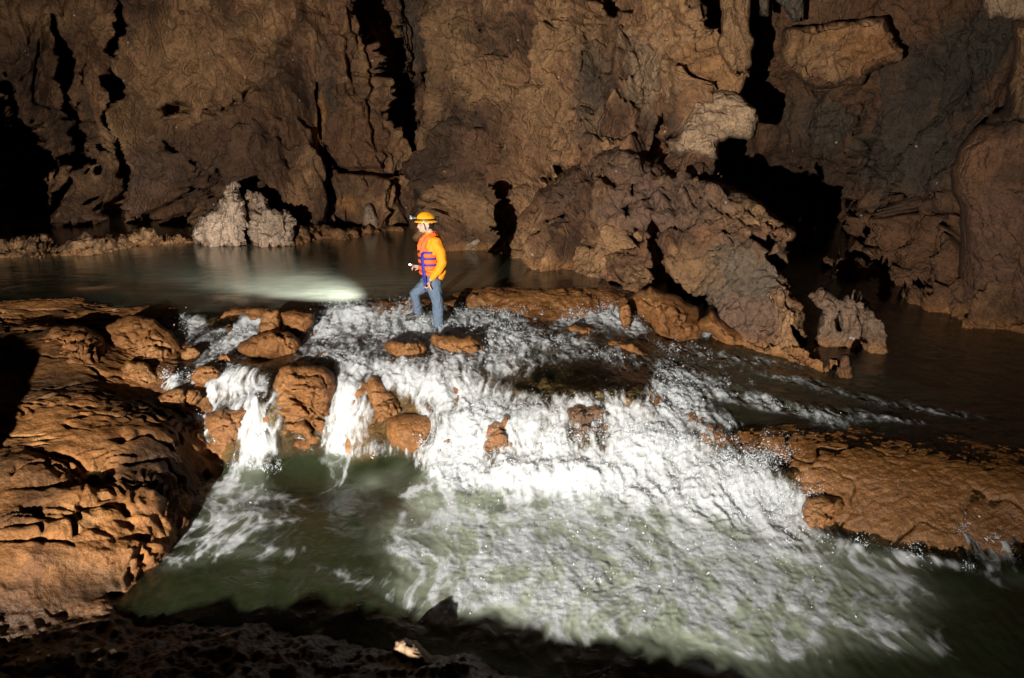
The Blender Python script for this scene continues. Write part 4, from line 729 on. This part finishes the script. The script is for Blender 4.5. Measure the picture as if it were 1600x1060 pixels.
brock([(1092, 506), (1104, 496), (1116, 486), (1126, 500), (1140, 512), (1160, 520), (1172, 534), (1160, 546), (1130, 538), (1112, 520), (1096, 516)], 542, .62, "low ochre rock at the ridge foot right of the last small fall", seed=60, lay=.05, lean=.8, jag=4)
brock([(1385, 748), (1396, 738), (1420, 736), (1440, 742), (1446, 752), (1425, 758), (1400, 757)], 757, .36, "cracked knob standing proud of the orange slab", seed=61, wet=.6, lean=1.4, jag=3, step=1.4)
brock([(618, 1020), (624, 1006), (640, 1000), (655, 1003), (668, 1018), (690, 1025), (720, 1028), (752, 1037), (772, 1046), (780, 1085), (700, 1085), (664, 1050), (640, 1036)], 1048, .165, "lit crumbly pale crest poking out of the dark bank at the bottom edge", seed=62, lean=1.3, group=None, col=(.30, .19, .115), jag=5, amp=(.03, .05, .03, .01), wet=.1)
# unseen rock added beyond the frame to block the flash; it shades the near bank and the left edge
def blocker(x, y, z, rx, ry, rz, seed, label):
    D, Fc = ico(5); P = D * np.array([rx, ry, rz]) + np.array([x, y, z]); P = P + D * (.3 * min(rx, rz) * fbm(P * 1.4, 4, seed) + .08 * fbm(P * 5, 3, seed + 1))[:, None]
    tag(raw_mesh("flash_blocker", P, Fc, M_dark, {'Col': np.full(P.shape, .06) * np.array([1.4, 1, .7])}), label, "boulder", "added flash blockers beyond the frame")
blocker(-5.15, 3.0, .1, 1.1, 1.3, 1.47, 71, "added boulder shape beyond the left edge that blocks the flash")
blocker(-7.5, 3.0, 1.4, 1.0, 1.2, 1.6, 72, "taller added boulder shape further left that blocks the flash")
# ------------------------------------------------------------ the caver
KX = .00885
FT = ground(688, 522)
X0, Y0, Z0 = float(pt(685, 518, 9.45)[0]), 9.45, float(pt(685, 518, 9.45)[2])
def L(px, py, dy=0.): return np.array([X0 + (px - 685) * KX, Y0 + dy, Z0 + (518 - py) * KX * .985])
def sweep(secs, ns=14, cap=True):
    """secs: (centre, axis A half vector, axis B half vector); returns verts, faces"""
    Vv = []; Fv = []
    for (c, a, b) in secs:
        for k in range(ns):
            t = 2 * pi * k / ns; Vv.append(np.asarray(c) + np.asarray(a) * cos(t) + np.asarray(b) * sin(t))
    for i in range(len(secs) - 1):
        for k in range(ns):
            k2 = (k + 1) % ns; Fv.append((i * ns + k, i * ns + k2, (i + 1) * ns + k2, (i + 1) * ns + k))
    if cap:
        n0 = len(Vv); Vv += [np.asarray(secs[0][0]), np.asarray(secs[-1][0])]; e = (len(secs) - 1) * ns
        for k in range(ns):
            k2 = (k + 1) % ns; Fv += [(n0, k2, k), (n0 + 1, e + k, e + k2)]
    return Vv, Fv
def limb(pts, rad, ns=12, flat=1.):
    pts = [np.asarray(p, float) for p in pts]; secs = []
    for i, p in enumerate(pts):
        t = (pts[min(i + 1, len(pts) - 1)] - pts[max(i - 1, 0)]); t /= np.linalg.norm(t) + 1e-9
        r = np.array([0, 1., 0]) if abs(t[1]) < .9 else np.array([1., 0, 0])
        a = np.cross(t, r); a /= np.linalg.norm(a); b = np.cross(t, a)
        secs.append((p, a * rad[i], b * rad[i] * flat))
    t0 = pts[0] - pts[1]; t0 = t0 / np.linalg.norm(t0); t1 = pts[-1] - pts[-2]; t1 = t1 / np.linalg.norm(t1)
    c, a, b = secs[0]; secs.insert(0, (c + t0 * rad[0] * .6, a * .55, b * .55))
    c, a, b = secs[-1]; secs.append((c + t1 * rad[-1] * .6, a * .55, b * .55))
    return sweep(secs, ns)
def ball(c, r, sub=3, ax=None):
    D, Fc = ico(sub); Vv = D * np.asarray(r)
    if ax is not None: Vv = Vv @ np.asarray(ax)
    return [v for v in Vv + np.asarray(c)], [tuple(f) for f in Fc]
def fuse(name, parts, voxel, mat, parent=None, smooth=6, post=None, col=None):
    Vv = []; Fv = []
    for v, f in parts:
        n = len(Vv); Vv += list(v); Fv += [tuple(i + n for i in q) for q in f]
    me = bpy.data.meshes.new(name); me.from_pydata([tuple(map(float, v)) for v in Vv], [], Fv)
    if voxel:
        o = bpy.data.objects.new(name + "_tmp", me); COL.objects.link(o)
        m = o.modifiers.new("r", 'REMESH'); m.mode = 'VOXEL'; m.voxel_size = voxel
        m2 = o.modifiers.new("s", 'SMOOTH'); m2.iterations = smooth; m2.factor = .5
        dg = bpy.context.evaluated_depsgraph_get(); dg.update()
        me2 = bpy.data.meshes.new_from_object(o.evaluated_get(dg)); bpy.data.objects.remove(o); me = me2; me.name = name
    if post is not None:
        n = len(me.vertices); co = np.zeros(n * 3, np.float32); me.vertices.foreach_get("co", co); co = co.reshape(-1, 3)
        nn = np.zeros(n * 3, np.float32); me.vertices.foreach_get("normal", nn); co = post(co, nn.reshape(-1, 3)); me.vertices.foreach_set("co", co.astype(np.float32).ravel()); me.update()
    me.polygons.foreach_set("use_smooth", np.ones(len(me.polygons), bool))
    me.materials.clear(); me.materials.append(mat)
    o = bpy.data.objects.new(name, me); COL.objects.link(o)
    if parent: o.parent = parent; o.matrix_parent_inverse = parent.matrix_world.inverted() if False else o.matrix_parent_inverse
    return o
M_skin = plain('skin', (.46, .27, .19), .5, .4, 0., .06, 60)
M_shirt = plain('orange_shirt', (0.68, 0.235, 0.008), .7, .25, 0., .14, 30, .003)
M_vest = plain('vest_orange', (0.722, 0.106, 0.017), .6, .3, 0., .10, 50, .002)
M_web = plain('blue_webbing', (.03, .022, .22), .6, .3, 0., .2, 90)
M_trou = plain('blue_trousers', (.085, .115, .16), .75, .2, 0., .22, 35, .004)
M_helm = plain('helmet_plastic', (0.74, 0.31, 0.012), .25, .6, 0., .04, 30)
M_black = plain('black_rubber', (.012, .012, .014), .5, .4, 0., .2, 50)
M_hair = plain('dark_hair', (.012, .009, .008), .6, .3, 0., .3, 120, .004)
M_metal = plain('grey_metal', (.35, .36, .38), .35, .5, .8, .1, 60)
M_grey = plain('grey_strap', (.30, .31, .32), .6, .3, 0., .2, 60)
M_lens = plain('lit_lens', (.8, .85, 1.), .2, .5, 0., 0., 10, emit=(.7, .82, 1., 14))
M_yell = plain('tan_cord', (.55, .30, .10), .6, .3, 0., .2, 60)
M_boot = plain('wet_boot', (.035, .03, .025), .4, .5, 0., .4, 60, .004)
person = bpy.data.objects.new("person", None); COL.objects.link(person)
tag(person, "person in orange helmet, shirt and life vest standing atop the falls holding a torch", "person")
yaw = radians(20)                                     # faces left and a little to the camera
fw = np.array([-cos(yaw), -sin(yaw), 0]); sd = np.array([sin(yaw), -cos(yaw), 0])      # forward; towards the person's left, the camera side
up = np.array([0, 0, 1.])
HP = L(676, 431); CH = L(677, 388); NK = L(678, 359); HD = L(670, 345)
shL = L(687, 368) + np.array([0, -.10, 0]); elL = L(697, 400) + np.array([0, -.20, 0]); haL = L(678, 428, -.20)
shR = L(673, 367, .17); elR = L(668, 397, .22); haR = L(660, 412, .02)
hpL = L(681, 436, -.07); knL = L(687, 471, -.10); anL = L(686, 507, -.06)
hpR = L(673, 436, .10); knR = L(649, 455, .02); anR = L(652, 489, .12)
# body: one continuous figure
def hand(wr, d, grip, r=.009, n=None):
    """palm with five fingers; d along the fingers, grip the side they curl to"""
    d = d / np.linalg.norm(d); g = grip - d * np.dot(grip, d); g /= np.linalg.norm(g); w = np.cross(d, g); out = []
    pc = wr + d * .045
    out.append(sweep([(wr, w * .024, g * .017), (wr + d * .03, w * .036, g * .016), (wr + d * .07, w * .040, g * .014), (wr + d * .09, w * .037, g * .011)], 10))
    for i, (s, ln) in enumerate(((-.030, .060), (-.010, .070), (.011, .066), (.031, .052))):
        b = wr + d * .082 + w * s; p1 = b + d * ln * .45 + g * .006; p2 = p1 + d * ln * .18 + g * ln * .38; p3 = p2 - d * ln * .15 + g * ln * .30
        out.append(limb([b, p1, p2, p3], [.0095, .009, .0085, .0075], 8))
    b = wr + d * .025 - w * .030; out.append(limb([b, b - w * .022 + d * .022 + g * .012, b - w * .012 + d * .045 + g * .032], [.012, .0105, .009], 8))
    return out
torso = sweep([(HP - up * .10, fw * .085, sd * .12), (HP, fw * .105, sd * .155), (L(676, 418), fw * .10, sd * .145), (L(676, 403), fw * .098, sd * .135), (CH, fw * .11, sd * .155), (L(678, 374), fw * .105, sd * .165), (L(679, 366), fw * .085, sd * .15), (L(679, 361), fw * .055, sd * .075), (NK, fw * .05, sd * .052)], 20)
neck = limb([L(680, 364), L(677, 357), L(673, 350)], [.055, .052, .05])
hc = HD
def H(f, u_, s=0.): return hc + fw * f + up * u_ + sd * s
head = [ball(H(-.015, .035), (.098, .078, .098), 4), ball(H(.030, -.03), (.060, .058, .072), 3), ball(H(.055, -.068), (.030, .034, .026), 3),
        ball(H(.082, .018), (.018, .030, .016), 3), limb([H(.085, .020), H(.103, -.008), H(.109, -.024), H(.090, -.030)], [.010, .012, .013, .010], 8),
        ball(H(.086, -.048), (.010, .022, .007), 2), ball(H(.082, -.060), (.011, .020, .007), 2), ball(H(.055, -.02, .035), (.022, .018, .026), 3), ball(H(.055, -.02, -.035), (.022, .018, .026), 3),
        ball(H(-.012, -.006, .080), (.020, .009, .033), 3), ball(H(-.012, -.006, -.080), (.020, .009, .033), 3), limb([H(.02, -.065, .045), H(-.02, -.045, .062)], [.016, .018], 8), limb([H(.02, -.065, -.045), H(-.02, -.045, -.062)], [.016, .018], 8)]
arms = [limb([shL, (shL + elL) / 2, elL, (elL + haL) / 2, haL], [.055, .045, .038, .034, .026]), limb([shR, (shR + elR) / 2, elR, (elR + haR) / 2, haR], [.055, .045, .038, .034, .026])]
hL = hand(haL, L(674, 440, -.22) - haL, fw + sd * -.2); hR = hand(haR, np.array([-.9, -.25, .15]), np.array([0.2, -.6, -.75]))
legs = [limb([hpL, (hpL + knL) / 2, knL, (knL + anL) / 2, anL], [.088, .07, .055, .048, .036]), limb([hpR, (hpR + knR) / 2, knR, (knR + anR) / 2, anR], [.088, .07, .055, .048, .036])]
feet = [limb([anL, anL + up * -.06 + fw * .04, anL - up * .075 + fw * .15], [.038, .042, .03]), limb([anR, anR + up * -.06 + fw * .04, anR - up * .075 + fw * .15], [.038, .042, .03])]
body = fuse("body", [torso, neck] + head + arms + hL + hR + legs + feet, .0058, M_skin, person, 3)
for s in (1, -1):                                    # eyes, brows
    e = fuse("eye", [ball(H(.074, .006, .033 * s), (.013, .012, .010), 3)], 0, M_grey, person)
    p = fuse("pupil", [ball(H(.0835, .006, .0335 * s), (.005, .006, .006), 2)], 0, M_black, e)
    fuse("eyebrow", [limb([H(.088, .024, .012 * s), H(.088, .029, .03 * s), H(.076, .024, .048 * s)], [.003, .004, .003], 6)], 0, M_hair, person)
fuse("hair", [ball(H(-.045, .01), (.078, .080, .082), 3), limb([H(-.085, -.01, .03), H(-.078, -.06, .03)], [.035, .02]), limb([H(-.085, -.01, -.03), H(-.078, -.06, -.03)], [.035, .02]), ball(H(-.03, .012, .06), (.035, .026, .040), 2)], .008, M_hair, person, 2)
def wrinkle(a, s, st=(1, 1, 1), seed=300):
    def f(co, nn): return co + nn * (a * (ridged(co * np.array(st) * s, 3, seed) - .45) + a * .5 * noise(co * s * 2.2, seed + 4))[:, None]
    return f
def grow(sec, k, dz=0): return [(np.asarray(c), np.asarray(a) * k, np.asarray(b) * k) for c, a, b in sec]
tsec = [(L(678, 425), fw * .115, sd * .165), (L(677, 414), fw * .120, sd * .165), (L(676, 402), fw * .116, sd * .155), (CH, fw * .125, sd * .170), (L(678, 374), fw * .118, sd * .178), (L(679, 365), fw * .095, sd * .16), (L(679, 360), fw * .065, sd * .08), (L(677, 356), fw * .060, sd * .062)]
sleeveL = limb([shL + np.array([-.02, 0, -.01]), (shL + elL) / 2 + np.array([.015, 0, 0]), elL, (elL + haL) / 2 + np.array([.02, 0, 0]), haL + (elL - haL) * .12], [.088, .076, .068, .058, .042], 14)
sleeveR = limb([shR, (shR + elR) / 2, elR, (elR + haR) / 2, haR + (elR - haR) * .15], [.080, .070, .060, .050, .040], 14)
tail = limb([L(690, 405, -.08), L(693, 417, -.06), L(690, 427, -.05)], [.07, .075, .06], 12)
fuse("shirt", [sweep(tsec, 20), sleeveL, sleeveR, tail], .0075, M_shirt, person, 4, wrinkle(.012, 9, (1, 1, .55)))
tr1 = limb([hpL + up * .05, hpL - up * .04, (hpL + knL) / 2, knL, (knL + anL) / 2, anL - up * .0], [.112, .108, .090, .078, .074, .070], 14)
tr2 = limb([hpR + up * .05, hpR, (hpR + knR) / 2, knR, (knR + anR) / 2, anR], [.112, .108, .088, .074, .068, .062], 14)
fuse("trousers", [sweep([(HP - up * .10, fw * .10, sd * .13), (HP - up * .04, fw * .118, sd * .165), (HP + up * .05, fw * .115, sd * .16), (HP + up * .08, fw * .11, sd * .155)], 20), tr1, tr2], .0078, M_trou, person, 4, wrinkle(.015, 7, (1, 1, .8), 320))
for an, lab in ((anL, 0), (anR, 1)):
    bt = fuse("boot", [limb([an + up * .03, an - up * .03, an - up * .05 + fw * .05, an - up * .062 + fw * .16], [.060, .062, .056, .046], 12)], .006, M_boot, person, 3)
    fuse("sole", [sweep([(an - up * .105 - fw * .05, sd * .030, up * .010), (an - up * .105 + fw * .03, sd * .040, up * .011), (an - up * .105 + fw * .14, sd * .043, up * .011), (an - up * .100 + fw * .20, sd * .026, up * .010)], 10)], 0, M_black, bt)
# life vest: padded panels split by the belts, with collar and shoulder bands
vest = bpy.data.objects.new("life_vest", None); COL.objects.link(vest); vest.parent = person
def panel(y0, y1, k0, k1, xo=0.):
    a, b_ = L(674.5, y0), L(674, y1); s = []
    for t, kk in ((0, .93), (.12, 1.0), (.5, 1.05), (.88, 1.0), (1, .93)):
        c = a * (1 - t) + b_ * t - up * 0; k = (k0 * (1 - t) + k1 * t) * kk
        s.append((c + fw * .008, fw * .135 * k, sd * .172 * k))
    return sweep(s, 28)
def cut_front(co, nn):                               # armhole: the vest ends behind the side seam
    return co
for (y0, y1, k0, k1) in ((394.5, 386.5, 1.05, 1.05), (404.5, 396.5, 1.03, 1.06), (415, 406.5, 1.04, 1.05), (422.5, 416.5, 1.0, 1.03)):
    fuse("vest_panel", [panel(y0, y1, k0, k1)], 0, M_vest, vest, post=wrinkle(.008, 16, (1, 1, 1), 340))
ft = lambda f, s_, py: L(677, py) + fw * f + sd * s_
fuse("vest_collar", [limb([ft(.125, .075, 386), ft(.128, .085, 378), ft(.095, .095, 369), ft(.035, .095, 361), ft(-.045, .075, 358), ft(-.06, 0, 357)], [.048, .046, .040, .032, .028, .026], 12, .7),
                     limb([ft(.125, -.075, 386), ft(.128, -.085, 378), ft(.095, -.095, 369), ft(.035, -.095, 361), ft(-.045, -.075, 358), ft(-.06, 0, 357)], [.048, .046, .040, .032, .028, .026], 12, .7),
                     limb([ft(-.06, 0, 357), ft(-.11, 0, 372), ft(-.115, 0, 388)], [.04, .06, .07], 12, 1.6),
                     sweep([(ft(.03, 0, 387), fw * .118, sd * .165), (ft(.02, 0, 380), fw * .115, sd * .15), (ft(.03, 0, 376), fw * .08, sd * .11)], 20)], .008, M_vest, vest, 3, wrinkle(.006, 14, seed=345))
for py, k in ((385.5, 1.02), (395.5, 1.04), (405.5, 1.05)):
    c = L(674.3, py) + fw * .008
    fuse("belt", [sweep([(c - up * .014, fw * .139 * k, sd * .177 * k), (c - up * .012, fw * .143 * k, sd * .181 * k), (c + up * .012, fw * .143 * k, sd * .181 * k), (c + up * .014, fw * .139 * k, sd * .177 * k)], 28)], 0, M_web, vest)
    q = c + fw * .139 * k + sd * .05
    fuse("buckle", [sweep([(q - sd * .03, up * .017, fw * .012), (q + sd * .03, up * .017, fw * .012)], 8)], 0, M_black, vest)
def ribbon(pts_, w, th=.004):
    s = []
    for i, p in enumerate(pts_):
        s.append((p, (sd * .8 + fw * -.6) / 1. * w, fw * .5 * th + sd * .6 * th))
    return sweep(s, 8)
r0 = lambda py, f=.125, s_=.105: L(675, py) + fw * f * 1. + sd * s_ * 1.05
fuse("hanging_strap", [ribbon([r0(386), r0(396, .135, .11), r0(408, .13, .115), r0(420, .122, .125), r0(432, .11, .14)], .030, .012)], 0, M_web, vest)
fuse("hanging_strap", [ribbon([r0(426, .11, .14), r0(436, .118, .15), r0(446, .118, .155)], .011, .010)], 0, M_web, vest)
# helmet
hel = bpy.data.objects.new("helmet", None); COL.objects.link(hel); hel.parent = person
tl = .10
D, Fc = ico(5); Dh = D[:, 2]
def shell(rx, ry, rz, zc, lo):
    V_ = D.copy(); V_[:, 2] = np.maximum(V_[:, 2], lo); n = V_.copy(); r = 1.
    P = hc + up * zc + fw * (-.012) + V_[:, :1] * rx * -fw * -1 + V_[:, 1:2] * ry * sd + V_[:, 2:] * rz * up
    P = P + up * ((P - hc) @ fw)[:, None] * .08
    for k in (-1, 0, 1):                             # moulded ridges
        P = P + up * (.006 * np.exp(-(((P - hc) @ sd - .035 * k) / .010) ** 2) * ss(.2, .6, V_[:, 2]))[:, None]
    return [v for v in P], [tuple(f) for f in Fc]
fuse("helmet_shell", [shell(.138, .112, .118, .062, -.05)], 0, M_helm, hel)
bs = []
brc = hc + up * .055 - fw * .012
fuse("brim", [sweep([(brc - up * .012, fw * .150, sd * .121), (brc - up * .010, fw * .165, sd * .134), (brc + up * .002, fw * .163, sd * .132), (brc + up * .014, fw * .140, sd * .113)], 32)], 0, M_helm, hel)
fuse("headband", [sweep([(brc + up * .016, fw * .143, sd * .117), (brc + up * .018, fw * .146, sd * .120), (brc + up * .036, fw * .144, sd * .118), (brc + up * .038, fw * .138, sd * .112)], 32)], 0, M_black, hel)
for f in (.05, .0, -.05):
    fuse("vent_slot", [limb([hc + up * (.150 - abs(f) * .6) + fw * (f - .02) + sd * .066, hc + up * (.128 - abs(f) * .6) + fw * (f - .02) + sd * .088], [.006, .006], 6)], 0, M_black, hel)
lampb = hc + fw * .165 + up * .105
hl = fuse("headlamp", [limb([lampb, lampb + fw * .035], [.020, .024], 12), limb([lampb - fw * .02 - sd * .022, lampb - fw * .02 + sd * .022], [.013, .013], 8), limb([lampb + up * .02 + fw * .02, lampb + up * .028 + fw * .045], [.010, .010], 8)], 0, M_metal, hel)
fuse("lamp_glass", [limb([lampb + fw * .036, lampb + fw * .040], [.019, .019], 12)], 0, M_grey, hl)
bx = hc - fw * .165 + up * .085
fuse("battery_box", [sweep([(bx - up * .035, fw * .022, sd * .034), (bx + up * .035, fw * .022, sd * .034)], 8)], 0, M_black, hel)
fuse("cable", [limb([lampb, hc + fw * .09 + up * .20 + sd * .02, hc + up * .225 + sd * .02, hc - fw * .12 + up * .205, hc - fw * .185 + up * .14, bx - fw * .02, hc - fw * .185 + up * .02], [.0035] * 7, 6)], 0, M_black, hel)
for s in (1, -1):
    fuse("chin_strap", [limb([H(.055, .05, .080 * s), H(.03, .0, .082 * s), H(.018, -.062, .058 * s), H(.03, -.098, .0)], [.006] * 4, 6), limb([H(-.06, .05, .080 * s), H(-.03, -.01, .086 * s), H(.018, -.062, .058 * s)], [.006] * 3, 6)], 0, M_black, hel)
    fuse("strap_clip", [ball(H(.018, -.066, .062 * s), (.013, .010, .016), 2)], 0, M_grey, hel)
# cord in the left hand
fuse("rope_loop", [limb([haL + up * .01 - sd * .02, haL + up * -.07 + fw * .03 + sd * .03, haL + up * -.13 + fw * .0 + sd * .03], [.010, .011, .009], 8)], 0, M_yell, person)
# torch in the right hand
th = bpy.data.objects.new("torch", None); COL.objects.link(th)
tag(th, "small black hand torch shining over the pool, held at the man's waist", "torch")
tip = haR + np.array([-.135, -.03, .04]); tdir = np.array([-.97, -.16, .12]); tdir /= np.linalg.norm(tdir)
fuse("torch_barrel", [limb([tip - tdir * .13, tip - tdir * .03], [.013, .013], 12)], 0, M_black, th)
fuse("torch_head", [limb([tip - tdir * .03, tip], [.015, .020], 12)], 0, M_metal, th)
fuse("lens", [limb([tip + tdir * .012, tip + tdir * .014], [.015, .015], 12)], 0, M_lens, th)
spot("torch_beam", tuple(tip + tdir * .04), tuple(pt(400, 432, float(Yw(400, 432, A)))), 3000, radians(42), 1.0, .02, (.95, .98, 1.0))
